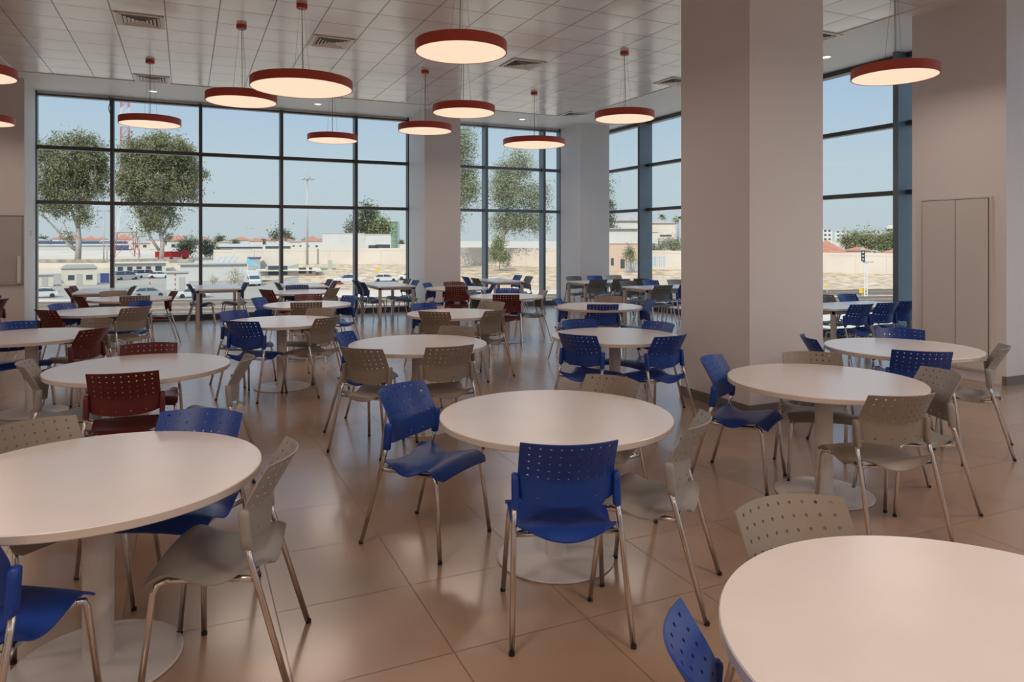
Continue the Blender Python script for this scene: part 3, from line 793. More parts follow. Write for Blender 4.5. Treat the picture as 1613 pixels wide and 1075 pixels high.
M_['beige'] = mat('beige_sheet_wall', (.60, .54, .45), .7, noise=(.3, .05))
M_['shedroof'] = mat('light_metal_roof', (.42, .395, .36), .5)
M_['navy'] = mat('navy_cladding', (.05, .085, .18), .6)
M_['wind'] = mat('dark_window_glass', (.06, .07, .08), .15)
M_['carwhite'] = mat('white_car_paint', (.58, .58, .57), .3)
M_['cargrey'] = mat('silver_grey_car_paint', (.33, .35, .36), .3, .2)
M_['carglass'] = mat('tinted_car_glass', (.05, .06, .07), .1)
M_['tyre'] = mat('tyre_rubber', (.03, .03, .03), .8)
M_['taillight'] = mat('red_tail_light', (.4, .02, .02), .3)
M_['rooftile'] = mat('orange_clay_tiles', (.42, .17, .10), .8, noise=(.8, .15))
M_['rooftile2'] = mat('grey_brown_tiles', (.36, .31, .28), .8, noise=(.8, .12))
M_['leaf'] = mat('eucalyptus_leaves', (.225, .22, .12), .9, noise=(.35, .35))
M_['leaf2'] = mat('blue_green_leaves', (.26, .275, .18), .9, noise=(.4, .3))
M_['leaf3'] = mat('fresh_green_leaves', (.19, .21, .095), .7, noise=(.8, .3))
M_['leafdark'] = mat('dark_green_leaves', (.13, .145, .085), .7, noise=(.2, .3))
M_['bark'] = mat('pale_bark', (.40, .36, .32), .9, noise=(1.5, .2))
M_['steel'] = mat('galvanised_steel', (.42, .42, .41), .5, .2)
M_['tankgreen'] = mat('pale_green_tank_paint', (.24, .34, .22), .6, noise=(.3, .06))
M_['shedgreen'] = mat('green_painted_sheet', (.18, .32, .22), .6)
M_['towerred'] = mat('tower_red_paint', (.45, .13, .09), .6)
M_['towerwhite'] = mat('tower_white_paint', (.66, .64, .62), .6)
M_['yellow'] = mat('yellow_sign_paint', (.72, .46, .04), .6)
M_['bluef'] = mat('light_blue_fence_paint', (.30, .44, .55), .6)
M_['bluebin'] = mat('dark_blue_container', (.05, .07, .22), .6)
M_['black'] = mat('black_signal_metal', (.02, .02, .02), .6)
M_['sheet'] = mat('grey_mesh_screen', (.26, .27, .25), .9)
M_['brightblue'] = mat('sky_blue_tarpaulin', (.20, .48, .66), .6)

# terrain
b = MB(); ds = [22, 60, 100, 112, 118, 123, 128, 134, 140, 146, 152, 158, 165, 172, 178, 182, 186, 200, 230, 300, 400, 600, 1000, 1600]
as_ = [-1.5+.05*i for i in range(61)]
for d in ds:
    for a in as_: p = W(a*d, d, gz(a*d, d)); b.v.append(tuple(p))
na = len(as_)
for i in range(len(ds)-1):
    for j in range(na-1):
        b.f.append((i*na+j, i*na+j+1, (i+1)*na+j+1, (i+1)*na+j))
        aj = as_[j]; b.mi.append(1 if (118 <= ds[i] < 172 and aj > -.33) else (2 if ds[i] < 178 and ds[i] >= 100 and aj < -.33 else 0))
g = b.obj('ground', [M_['sand'], M_['dirt'], M_['asphalt']], None, True); g['kind'] = 'structure'

# railway tracks running past the building
TA = math.atan2(W(1, .2).y, W(1, .2).x)
for k, v in enumerate((84, 89.5, 97, 102.5)):
    p = W(0, v); t = thing('railway_track', 'railway track running past the windows, '+['nearest', 'second nearest', 'third', 'farthest'][k]+' of the parallel lines', 'railway track', (p.x, p.y, -6.58), TA, 'railway tracks')
    MB().prism([(-1.5, 0), (1.5, 0), (1.1, .22), (-1.1, .22)], -95, 95, M=Matrix.Rotation(math.pi/2, 4, 'Z')).obj('ballast_bed', M_['ballast'], t)
    for q in (-.72, .72): MB().box(-95, q-.04, .22, 95, q+.04, .38).obj('rail', M_['rail'], t)

def at(x, d, z=None):       # ground point below picture column x at distance d
    X = (x-CX)/F*d; return W(X, d, gz(X, d) if z is None else z)
def ztop(y, d): return CH+(HY-y)*d/F
def face_rz(x, d, extra=0):  # local -Y looks at the camera
    p = W((x-CX)/F*d, d); return math.atan2(p.y, p.x)-math.pi/2+extra

# perimeter wall of concrete panels
pts = [(338, 177, -.6), (400, 173, -.35), (640, 168, -.05), (760, 165, .1), (900, 158, -.2), (1100, 152, -.6), (1300, 147, -.85), (1500, 141, -1.0)]
b = MB(); rb = MB(); k = 0
P3 = []
for (x0, d0, zt0), (x1, d1, zt1) in zip(pts, pts[1:]):
    A, B = W((x0-CX)/F*d0, d0), W((x1-CX)/F*d1, d1); n = max(1, round((B-A).length/6.0))
    for i in range(n):
        t = i/n; p = A.lerp(B, t); P3.append((p, zt0+(zt1-zt0)*t, gz((x0+(x1-x0)*t-CX)/F*(d0+(d1-d0)*t), d0+(d1-d0)*t)))
for (p, zt, zb), (q, zt2, zb2) in zip(P3, P3[1:]):
    dr = (q-p); L = dr.length; M = Matrix.Translation((p.x, p.y, 0)) @ Matrix.Rotation(math.atan2(dr.y, dr.x), 4, 'Z')
    b.box(0, -.12, min(zb, zb2)-1.5, L-.03, .12, zt, M=M); b.box(-.16, -.2, min(zb, zb2)-1.5, .16, .2, zt+.04, M=M)
    b.box(0, -.17, zt-.55, L-.03, .0, zt, M=M)
wl = b.obj('perimeter_wall', M_['cream']); tag(wl, 'long cream concrete panel wall crossing behind the tracks and the dirt bank', 'wall')
# retaining wall with a stone top below the tall trees
b = MB(); pa, pb = at(20, 183), at(305, 183); dr = pb-pa; M = Matrix.Translation((pa.x, pa.y, 0)) @ Matrix.Rotation(math.atan2(dr.y, dr.x), 4, 'Z')
t = thing('retaining_wall', 'cream retaining wall with rough stone coping under the two tall trees', 'wall', (0, 0, 0))
MB().box(0, -.3, -7, dr.length, .3, -3.9, M=M).obj('wall_face', M_['cream'], t); MB().box(0, -.45, -3.9, dr.length, .45, -3.1, M=M).obj('stone_coping', M_['stone'], t)

def hut(name, label, x0, x1, yt, d, depth, wall, roof, rtype='flat', wins=(), door=None, rise=.5, cat='hut', base=None, group=None, over=.25):
    xc = (x0+x1)/2; X = (xc-CX)/F*d; zb = gz(X, d) if base is None else base; w = (x1-x0)/F*d*(1/math.sqrt(1+(X/d)**2)); h = ztop(yt, d)-zb
    p = W(X, d, zb); t = thing(name, label, cat, p, face_rz(xc, d), group)
    MB().box(-w/2, 0, -.6, w/2, depth, h).obj('wall', wall, t)
    if rtype == 'flat': MB().box(-w/2-over, -over, h, w/2+over, depth+over, h+.22).obj('roof', roof, t)
    elif rtype == 'gable':
        b = MB().prism([(-w/2-over, h), (w/2+over, h), (w/2-.1*w, h+rise), (-w/2+.1*w, h+rise)], -over, depth+over); b.obj('roof', roof, t)
    else:
        o_ = over; y0, y1 = -o_, depth+o_; r = min(w, depth)/2*.98
        vs = [(-w/2-o_, y0, h), (w/2+o_, y0, h), (w/2+o_, y1, h), (-w/2-o_, y1, h)]
        if w > depth: vs += [(-w/2+r, (y0+y1)/2, h+rise), (w/2-r, (y0+y1)/2, h+rise)]
        else: vs += [(-.05, depth/2, h+rise), (.05, depth/2, h+rise)]
        MB().add(vs, [(0, 1, 5, 4), (1, 2, 5), (2, 3, 4, 5), (3, 0, 4), (0, 3, 2, 1)]).obj('roof', roof, t)
    for (u, z, ww, hh) in wins:     # fractions of the width / metres
        f = MB().box(-w/2+u*w-ww/2-.06, -.05, z-.06, -w/2+u*w+ww/2+.06, .02, z+hh+.06).obj('window', M_['white'], t)
        MB().box(-w/2+u*w-ww/2, -.08, z, -w/2+u*w+ww/2, 0, z+hh).obj('pane', M_['wind'], f)
    if door: MB().box(-w/2+door*w-.45, -.06, 0, -w/2+door*w+.45, .02, 2.1).obj('door', M_['shedroof'], t)
    return t
hut('site_hut', 'beige prefabricated hut with two windows below the left tall tree', 97, 153, 423, 132, 3, M_['beige'], M_['shedroof'], 'gable', [(.27, 1.0, 1.0, .9), (.78, 1.0, 1.0, .9)], .5, rise=.7)
hut('site_hut', 'small beige hut at the very left edge of the far window', 50, 84, 434, 128, 3, M_['beige'], M_['shedroof'], 'flat', [], .6)
hut('office_building', 'long low white building with a row of small windows behind the parked vans', 176, 262, 415, 172, 6, M_['white'], M_['cream'], 'flat', [(.16, 1.0, 1.1, 1.0), (.33, 1.0, 1.1, 1.0), (.5, 1.0, 1.1, 1.0), (.67, 1.0, 1.1, 1.0), (.86, .9, 1.4, 1.2)], cat='building', over=.7)
hut('guard_booth', 'white metal booth right of the parked vans', 262, 297, 430, 120, 3, M_['white'], M_['shedroof'], 'flat', [], .7, cat='booth')
hut('storage_building', 'long pale storage building with flat roof, left of the white truck', 285, 390, 417, 146, 7, M_['white'], M_['shedroof'], 'flat', [], cat='building', over=.5)
hut('site_office', 'cream flat-roofed site office with dark glazing behind the white truck', 412, 498, 427, 140, 5, M_['cream'], M_['beige'], 'flat', [(.3, .4, 3.6, 1.8), (.75, .6, 1.4, 1.2), (.9, .6, .6, 1.2)], .12, cat='building', over=1.0)
hut('storage_container', 'green metal container beside the site office', 500, 528, 424, 152, 3, M_['shedgreen'], M_['shedgreen'], 'flat', [], .7, cat='container', over=.05)
hut('storage_container', 'dark blue container beside the beige hut', 158, 172, 433, 140, 2.5, M_['bluebin'], M_['bluebin'], 'flat', [], cat='container', over=.03)
hut('roof_cabin', 'small grey cabin showing above the storage building roof', 391, 410, 407, 168, 3, M_['shedroof'], M_['navy'], 'flat', [], cat='cabin', base=-5.6)
hut('warehouse', 'white industrial shed with ribbed front behind the wall, left of the green tank', 508, 575, 368.5, 200, 12, M_['white'], M_['shedroof'], 'flat', [], cat='warehouse', base=-3.4, over=.1)
t = hut('open_shed', 'open-sided white shed extension with dark opening beside the green tank', 575.3, 616, 370, 200, 12, M_['white'], M_['shedroof'], 'flat', [(.28, 1.9, 2.2, 1.9), (.68, 1.9, 4.0, 2.1)], cat='warehouse', base=-3.4, over=.1)
t = hut('distribution_hall', 'long white hall with a navy band seen below the left tree', 30, 178, 387.5, 320, 40, M_['white'], M_['shedroof'], 'flat', [], cat='warehouse', base=-4.5, over=.4)
MB().box(-25, -.3, 4.7, 24.5, -.05, 5.9).obj('navy_band', M_['navy'], t)
hut('cladded_hall', 'navy cladded hall end behind the lattice tower foot', 178.5, 203, 387, 318, 30, M_['navy'], M_['shedroof'], 'flat', [], cat='warehouse', base=-4.5, over=.2)

# houses beyond
HS_ = [(280, 34, 379, 5, 270, 'orange-roofed pavilion just right of the second tall tree', 1, 2.2), (118, 40, 377.5, 4, 430, 'red-roofed house row above the navy-banded hall, left', 1, 2.0),
       (143, 30, 378, 4, 420, 'red-roofed house right of the left trunk', 1, 2.2), (196, 24, 377, 4, 400, 'pale house with red roof behind the lattice tower', 1, 3),
       (222, 30, 383, 4, 330, 'cream house left of the second trunk', 0, 1.2), (335, 22, 381, 4, 480, 'pale house at the horizon right of the second mullion', 0, .8),
       (352, 22, 382, 4, 460, 'white house at the horizon beside the small mast', 0, .8), (381, 30, 378.5, 4, 470, 'orange-roofed house left of the small mast', 1, 2.4),
       (403, 22, 380, 4, 440, 'orange-roofed house right of the small mast', 1, 2.4), (432, 26, 379, 4, 450, 'red-roofed house under the flat-topped tree', 1, 2),
       (468, 28, 381, 4, 420, 'white house left of the tall floodlight mast', 0, 1), (492, 34, 380, 4, 400, 'orange-roofed house right of the tall floodlight mast', 1, 3),
       (64, 26, 379, 4, 430, 'pale house at the left end of the far window', 0, 1.2),
       (92, 20, 376.5, 4, 560, 'small red-roofed house on the skyline left of the left trunk', 1, 1.8), (160, 22, 377, 4, 560, 'small red roof on the skyline by the double-armed mast', 1, 1.8),
       (240, 22, 378, 4, 500, 'small pale house on the skyline left of the second trunk', 0, 1.4), (324, 18, 378, 4, 600, 'small red roof on the skyline just right of the second mullion', 1, 1.8),
       (366, 20, 379, 4, 560, 'small cream house on the skyline before the orange roofs', 0, 1.4), (418, 18, 379, 4, 560, 'small red roof on the skyline right of the tiny mast', 1, 1.8),
       (452, 20, 378.5, 4, 560, 'small red roof on the skyline right of the third mullion', 1, 1.8), (508, 20, 379, 4, 540, 'small red roof on the skyline left of the ribbed shed', 1, 2.0)]
for x, w, y, dp, d, lab, red, rise in HS_:
    hut('distant_house', lab, x-w/2, x+w/2, y, d, 12, M_['cream'] if not red else M_['white'], M_['rooftile'] if red else M_['rooftile2'], 'hip', [(.3, 3.0, 1.4, 1.2), (.7, 3.0, 1.4, 1.2)], cat='house', rise=rise, group='distant houses', over=.6, base=ztop(390, d)-3)
hut('curved_hall', 'low grey-roofed hall behind the panel wall, right of the small mast', 418, 458, 388, 240, 14, M_['sheet'], M_['shedroof'], 'hip', [], cat='hall', rise=1.3, base=-3.2, over=.8)
hut('curved_hall', 'low glazed hall row behind the panel wall, under the small mast', 340, 414, 389, 235, 10, M_['sheet'], M_['shedroof'], 'hip', [], cat='hall', rise=1.0, base=-3.2, over=.5)
# right-hand windows
hut('villa', 'pale villa with hipped grey-brown roof in the far right window', 955, 1014, 348, 205, 14, M_['white'], M_['rooftile2'], 'hip', [(.55, 6.9, 1.5, .9), (.72, 6.9, 1.5, .9)], cat='house', rise=2.7, over=.8)
hut('canopied_building', 'white building with pinkish base before the villa', 950, 1004, 361, 178, 8, M_['white'], M_['shedroof'], 'flat', [(.5, .5, 1.5, 2.0), (.78, .6, 1.2, 1.8)], cat='building', over=.8)
hut('villa', 'second pale villa right of the thick mullion', 1014, 1064, 352, 215, 12, M_['cream'], M_['rooftile2'], 'hip', [(.3, 6.5, 2.0, 1.2), (.7, 6.2, 3.4, .5)], cat='house', rise=1.3, over=.5)
hut('balcony_wing', 'balcony wing of the second villa under its roof', 1012, 1037, 366, 207, 6, M_['white'], M_['cream'], 'flat', [(.6, 2.2, 1.8, 2)], cat='house', over=.3)
hut('gate_house', 'pinkish low gate house below the villa', 958, 1012, 384, 150, 4, mat('pink_render', (.55, .40, .31), .8), M_['cream'], 'flat', [(.12, 1, .6, 1.6), (.42, .4, .9, 2)], cat='building', over=.2, base=-4.6)
def panel_fence(x0, x1, d, h, label, m, z=None):
    pa, pb = at(x0, d), at(x1, d)
    if z is not None: pa.z = pb.z = z
    dr = pb-pa; t = thing('panel_fence', label, 'fence', pa, math.atan2(dr.y, dr.x)); L = dr.length
    b = MB(); n = int(L/.35)
    for i in range(n): b.box(i*L/n, -.02, .1, i*L/n+.14, .02, h)
    b.obj('slat_panel', m, t)
    for i in range(4): MB().box(i*L/3-.06, -.06, 0, i*L/3+.06, .06, h+.1).obj('fence_post', m, t)
    MB().box(0, -.03, h-.12, L, .03, h).obj('rail', m, t)
panel_fence(986, 1009, 146, 2.2, 'light blue fence panel left of the thick mullion, below the villa', M_['bluef'], -4.6)
panel_fence(1024, 1047, 149, 2.2, 'light blue fence panel right of the thick mullion', M_['bluef'], -3.9)
hut('red_roof_house', 'low house with broad red roof touching the big column, right window', 1270, 1332, 399, 172, 14, M_['white'], M_['rooftile'], 'hip', [], cat='house', rise=3.2, base=-4.2, over=.8)
hut('red_roof_house', 'flat red roof strip in the middle of the right window', 1331, 1372, 395, 182, 10, M_['cream'], M_['rooftile'], 'hip', [], cat='house', rise=1.0, base=-4.2, over=.5)
hut('red_roof_house', 'red hipped roof at the right of the right window', 1378, 1440, 402, 170, 12, M_['white'], M_['rooftile'], 'hip', [], cat='house', rise=1.4, base=-4.2, over=.6)
AP = [(1300, 22, 362, 600, 'white apartment block beside the big column, on the horizon'), (1328, 26, 365, 640, 'low white apartment block right of the first one, on the horizon'),
      (1376, 26, 364, 660, 'grey-white apartment block behind the horizon trees'), (1404, 15, 354, 560, 'tall white apartment tower near the thick right mullion'), (1352, 18, 367, 700, 'small white block in the gap of the horizon trees')]
for x, w, y, d, lab in AP:
    hut('apartment_block', lab, x-w/2, x+w/2, y, d, 14, M_['white'], M_['shedroof'], 'flat', [(u, z, 1.8, 1.6) for u in (.2, .5, .8) for z in (4, 7.5, 11)], cat='building', base=ztop(386, d), group='apartment blocks on the horizon', over=.3)

# masts and towers
def mast(x, d, yt, label, kind):
    p = at(x, d); h = ztop(yt, d)-p.z; t = thing('light_mast', label, 'mast', p)
    MB().tube([(0, 0, -1), (0, 0, h*.5), (0, 0, h)], [.30, .22, .13] if kind == 'ring' else [.16, .13, .09], 10).obj('pole', M_['steel'], t, 'all')
    if kind == 'ring':
        MB().lathe([(.5, h-.5), (.9, h-.4), (.9, h-.15), (.5, h-.1)], 20).obj('head_ring', M_['steel'], t)
        for k in range(8):
            a = k*math.pi/4; c, s = math.cos(a), math.sin(a)
            MB().lathe([(0, -.25), (.34, -.2), (.30, .05), (.12, .12), (0, .12)], 10, (1.35*c, 1.35*s, h-.45)).obj('floodlight', M_['steel'], t)
        MB().tube([(0, 0, h), (0, 0, h+1.4)], .04, 5).obj('lightning_rod', M_['steel'], t)
    else:
        MB().box(-1.6, -.08, h-.2, 1.6, .08, h).obj('crossarm', M_['steel'], t)
        for s in (-1.5, -.9, .9, 1.5): MB().box(s-.2, -.3, h-.1, s+.2, .1, h+.15).obj('floodlight', M_['steel'], t)
    t.rotation_euler = (0, 0, face_rz(x, d))
mast(484, 166, 279, 'tall floodlight mast with a ring of lamps in the fourth window bay', 'ring')
mast(393, 330, 360, 'tiny distant floodlight mast over the orange roofs', 'T')
mast(163.5, 184, 332, 'thin double-armed light mast just left of the first mullion', 'T')
mast(168.5, 186, 382, 'short thin pole beside the double-armed light mast', 'T')
mast(218.5, 190, 372, 'thin pole between the lattice tower and the second tall tree', 'T')
def lattice():
    x, d = 197, 232; p = at(x, d); t = thing('lattice_tower', 'red and white steel lattice tower rising between the two tall trees', 'tower', p, face_rz(x, d, .2))
    lv = [(0, 3.7), (8, 2.7), (14, 1.8), (20, 1.35)]+[(20+3.2*k, 1.3-.02*k) for k in range(1, 14)]
    for s in range(len(lv)-1):
        (z0, r0), (z1, r1) = lv[s], lv[s+1]; b = MB(); c = [(-1, -1), (1, -1), (1, 1), (-1, 1)]
        th = .16 if z0 < 20 else .10
        for i in range(4):
            a, a2 = c[i], c[(i+1) % 4]
            b.tube([(a[0]*r0, a[1]*r0, z0), (a[0]*r1, a[1]*r1, z1)], th, 4)
            b.tube([(a[0]*r0, a[1]*r0, z0), (a2[0]*r1, a2[1]*r1, z1)], th*.55, 4)
            b.tube([(a2[0]*r0, a2[1]*r0, z0), (a[0]*r1, a[1]*r1, z1)], th*.55, 4)
            b.tube([(a[0]*r1, a[1]*r1, z1), (a2[0]*r1, a2[1]*r1, z1)], th*.6, 4)
        b.obj('tower_section', M_['towerred'] if s in (0, 4, 5, 8, 9, 12, 13, 15) else M_['towerwhite'], t)
lattice()
p = at(608, 310); t = thing('storage_tank', 'pale green cylindrical tank with ribbed wall left of the facade pillar', 'tank', p)
h = ztop(350.5, 310)-p.z; b = MB(); pr = [(0, -1), (5.1, -1)]
for k in range(6): pr += [(5.1, h*k/6+.1), (5.25, h*k/6+.2), (5.25, h*k/6+.4), (5.1, h*k/6+.5)]
pr += [(5.1, h), (0, h)]
b.lathe(pr, 40).obj('tank_shell', M_['tankgreen'], t, 30); MB().lathe([(5.2, h), (5.3, h), (5.3, h+.3), (5.2, h+.3)], 40).obj('top_ring', M_['shedgreen'], t)
MB().lathe([(0, h+1.0), (5.0, h)], 40).obj('tank_roof', M_['tankgreen'], t)
MB().tube([(5.5, -1, 0), (5.5, -1, h+.6)], .15, 6).obj('pipe', M_['steel'], t)

# vehicles
def wheel(t, x, y, r=.33):
    MB().lathe([(0, -.11), (r*.92, -.11), (r, -.07), (r, .07), (r*.92, .11), (0, .11)], 20).obj('wheel', M_['tyre'], t, 30).matrix_local = Matrix.Translation((x, y, r)) @ Matrix.Rotation(math.pi/2, 4, 'X')
def car(kind, x, d, rz, m, label, group='parked vehicles'):
    t = thing({'sedan': 'parked_car', 'van': 'parked_van', 'pickup': 'pickup_truck', 'truck': 'box_truck'}[kind], label, {'sedan': 'car', 'van': 'van', 'pickup': 'pickup truck', 'truck': 'truck'}[kind], at(x, d), face_rz(x, d, rz), group)
    if kind == 'sedan':
        L, Wd = 4.5, 1.75
        body = [(-2.25, .35), (-2.2, .75), (-1.9, .92), (-1.2, .96), (1.0, .95), (1.9, .82), (2.2, .65), (2.25, .35), (1.6, .25), (-1.6, .25)]
        cab = [(-1.85, .93), (-1.25, 1.38), (-.3, 1.45), (.35, 1.38), (1.15, .94)]; wh = (-1.4, 1.4)
    elif kind == 'van':
        L, Wd = 4.6, 1.85
        body = [(-2.3, .35), (-2.28, 1.1), (-1.0, 1.15), (1.2, 1.12), (2.1, .95), (2.3, .6), (2.3, .35), (1.6, .28), (-1.6, .28)]
        cab = [(-2.27, 1.08), (-2.15, 1.85), (.3, 1.9), (.9, 1.75), (1.5, 1.1)]; wh = (-1.4, 1.45)
    elif kind == 'pickup':
        L, Wd = 5.1, 1.8
        body = [(-2.55, .5), (-2.55, 1.1), (.3, 1.12), (1.2, 1.1), (2.3, .98), (2.5, .75), (2.5, .45), (1.7, .4), (-1.7, .4)]
        cab = [(-.95, 1.08), (-.85, 1.68), (.1, 1.74), (.55, 1.66), (1.2, 1.08)]; wh = (-1.55, 1.6)
    else:
        L, Wd = 5.5, 2.0
        body = [(-2.75, .6), (-2.75, 2.7), (1.2, 2.75), (1.25, 2.0), (1.7, 1.95), (2.4, 1.3), (2.75, 1.1), (2.75, .45), (2.0, .4), (-2.0, .5)]
        cab = None; wh = (-1.7, 1.9)
    bevel(MB().prism(body, -Wd/2, Wd/2).obj('body', m, t), .06)
    if cab:
        n = len(cab); k = .86; vs = [(p_[0], -Wd/2*(1 if i in (0, n-1) else k), p_[1]) for i, p_ in enumerate(cab)]+[(p_[0], Wd/2*(1 if i in (0, n-1) else k), p_[1]) for i, p_ in enumerate(cab)]
        fs = [tuple(range(n)), tuple(range(2*n-1, n-1, -1))]+[(i, i+n, (i+1) % n+n, (i+1) % n) for i in range(n)]
        MB().add(vs, fs).obj('cabin_glass', M_['carglass'], t)
        rf = [(p_[0], p_[1]+.02) for p_ in cab[1:-1]]+[(p_[0], p_[1]-.06) for p_ in cab[1:-1][::-1]]
        MB().prism(rf, -Wd/2*.88, Wd/2*.88).obj('roof', m, t)
        for xx in ((cab[1][0]+cab[-2][0])/2,):
            MB().prism([(xx-.06, cab[0][1]), (xx+.06, cab[0][1]), (xx+.05, cab[2][1]-.02), (xx-.05, cab[2][1]-.02)], -Wd/2*.97, -Wd/2*.86).obj('door_pillar', m, t)
    else:
        MB().prism([(1.26, 1.95), (1.62, 1.93), (2.36, 1.33), (1.26, 1.33)], -Wd/2-.01, Wd/2+.01).obj('side_window', M_['carglass'], t)
        MB().add([(1.74, -.85, 1.92), (1.74, .85, 1.92), (2.40, .9, 1.34), (2.40, -.9, 1.34)], [(0, 1, 2, 3)]).obj('windscreen', M_['carglass'], t).location = (.03, 0, .02)
    for s in (-1, 1):
        for w_ in wh: wheel(t, w_, s*(Wd/2-.1))
        MB().box(-L/2-.02, s*Wd*.38-.14, .68, -L/2+.08, s*Wd*.38+.14, .84).obj('tail_light', M_['taillight'], t)
    return t
car('sedan', 64, 103, math.pi, M_['carwhite'], 'white saloon car at the left end of the far window, below the small hut')
car('sedan', 236, 104, 0, M_['cargrey'], 'silver grey car passing behind the far left tables')
car('sedan', 303, 103, math.pi+.1, M_['carwhite'], 'white car half hidden by the second mullion')
car('van', 200, 150, .3, M_['cargrey'], 'grey van just right of the first mullion')
car('van', 229, 158, .5, M_['carwhite'], 'white van parked before the long office building')
car('sedan', 252, 157, -.2, M_['carwhite'], 'white car right of the white van before the office building')
car('truck', 396, 130, -math.pi/2+.25, M_['carwhite'], 'white truck facing us beside the site office')
car('pickup', 548, 128, math.pi+.15, M_['carwhite'], 'white pickup behind the fourth mullion')
car('sedan', 607, 131, .12, M_['carwhite'], 'white car before the dirt bank, left of two near the pillar')
car('sedan', 645, 134, math.pi-.1, M_['carwhite'], 'white car before the dirt bank, nearest the facade pillar')
car('sedan', 500, 108, .15, M_['carwhite'], 'white car seen low between the distant tables')
t = thing('red_truck', 'red truck far off right of the second tall tree trunk', 'truck', at(270, 205), face_rz(270, 205))
MB().box(-4.2, -1, .9, 2.6, 1, 2.6).obj('cargo_bed', M_['taillight'], t); MB().box(2.7, -1, .6, 4.6, 1, 2.9).obj('cab', M_['taillight'], t)
for s in (-3, 0, 3.5): wheel(t, s, -.9, .5); wheel(t, s, .9, .5)
# barrier, signal, signs
t = thing('boom_barrier', 'red and white boom barrier behind the distant tables', 'barrier', at(452, 116), face_rz(452, 116))
for k in range(12): MB().box(k*1.5, -.05, 1.0, k*1.5+1.5, .05, 1.2).obj('boom_segment', M_['taillight'] if k % 2 else M_['white'], t)
MB().box(-.3, -.3, -.1, .1, .3, 1.3).obj('barrier_post', M_['yellow'], t)
t = thing('railway_signal', 'white lattice railway signal mast with black lamp head in the right window', 'signal', at(1364, 103), face_rz(1364, 103))
zt = ztop(413, 103)-gz(50, 103); b = MB()
for s in (-.2, .2): b.tube([(s, 0, 0), (s, 0, zt)], .06, 5)
for k in range(12): b.tube([(-.2, 0, zt*k/12), (.2, 0, zt*(k+1)/12)], .035, 4); b.tube([(.2, 0, zt*k/12), (-.2, 0, zt*(k+1)/12)], .035, 4)
b.obj('lattice_mast', M_['towerwhite'], t)
MB().box(-.62, -.25, zt+.1, -.12, .1, zt+1.7).obj('lamp_head', M_['black'], t)
MB().prism([(-.75, zt+1.7), (0, zt+1.7), (-.38, zt+2.3)], -.2, 0).obj('top_plate', M_['steel'], t); MB().box(-.4, -.1, zt-.1, 1.0, .1, zt+.1).obj('bracket', M_['steel'], t)
for k in range(3): MB().lathe([(0, 0), (.14, 0), (.14, .06), (0, .06)], 12).obj('signal_lens', M_['steel'], t).matrix_local = Matrix.Translation((-.37, -.24, zt+.4+.5*k)) @ Matrix.Rotation(math.pi/2, 4, 'X')
def sign(x, y, d, w, h, label):
    t = thing('yellow_sign', label, 'sign', at(x, d), face_rz(x, d)); z = ztop(y, d)-t.location.z
    MB().box(-w/2, -.04, z-h/2, w/2, .04, z+h/2).obj('sign_plate', M_['yellow'], t); MB().box(-.05, 0, -.2, .05, .08, z).obj('sign_post', M_['steel'], t)
sign(1358, 458, 104, .75, .75, 'square yellow sign beside the railway signal'); sign(1302.5, 449, 110, .25, .7, 'narrow yellow marker post beside the big column')
sign(1027, 430, 134, .6, .45, 'small yellow sign on the sandy slope in the far right window'); sign(594.5, 427, 139, .8, .55, 'yellow patch-like sign on the dirt bank, left of the facade pillar')
t = thing('tarpaulin', 'sky blue tarpaulin on the storage building end', 'tarpaulin', at(398, 141, -2.9), face_rz(398, 141))
MB().add([(-1.2, 0, 0), (1.6, 0, -.6), (-1, 0, 1.2), (-1.2, .5, 0), (1.6, .5, -.6), (-1, .5, 1.2)], [(0, 1, 2), (3, 5, 4), (0, 3, 4, 1), (1, 4, 5, 2), (2, 5, 3, 0)]).obj('tarpaulin_sheet', M_['brightblue'], t)
b = MB(); t = thing('solar_collectors', 'slanted grey solar collector frames on the storage building roof', 'solar panel', at(352, 150, -3.0), face_rz(352, 150))
for k in range(4): MB().add([(k*1.1-2, 0, 0), (k*1.1-1.3, 0, 0), (k*1.1-.3, 1.6, 1.3), (k*1.1-1.0, 1.6, 1.3), (k*1.1-2, 0, -.1), (k*1.1-1.3, 0, -.1), (k*1.1-.3, 1.6, 1.2), (k*1.1-1.0, 1.6, 1.2)], [(0, 1, 2, 3), (7, 6, 5, 4), (0, 4, 5, 1), (1, 5, 6, 2), (2, 6, 7, 3), (3, 7, 4, 0)]).obj('collector_panel', M_['steel'], t)

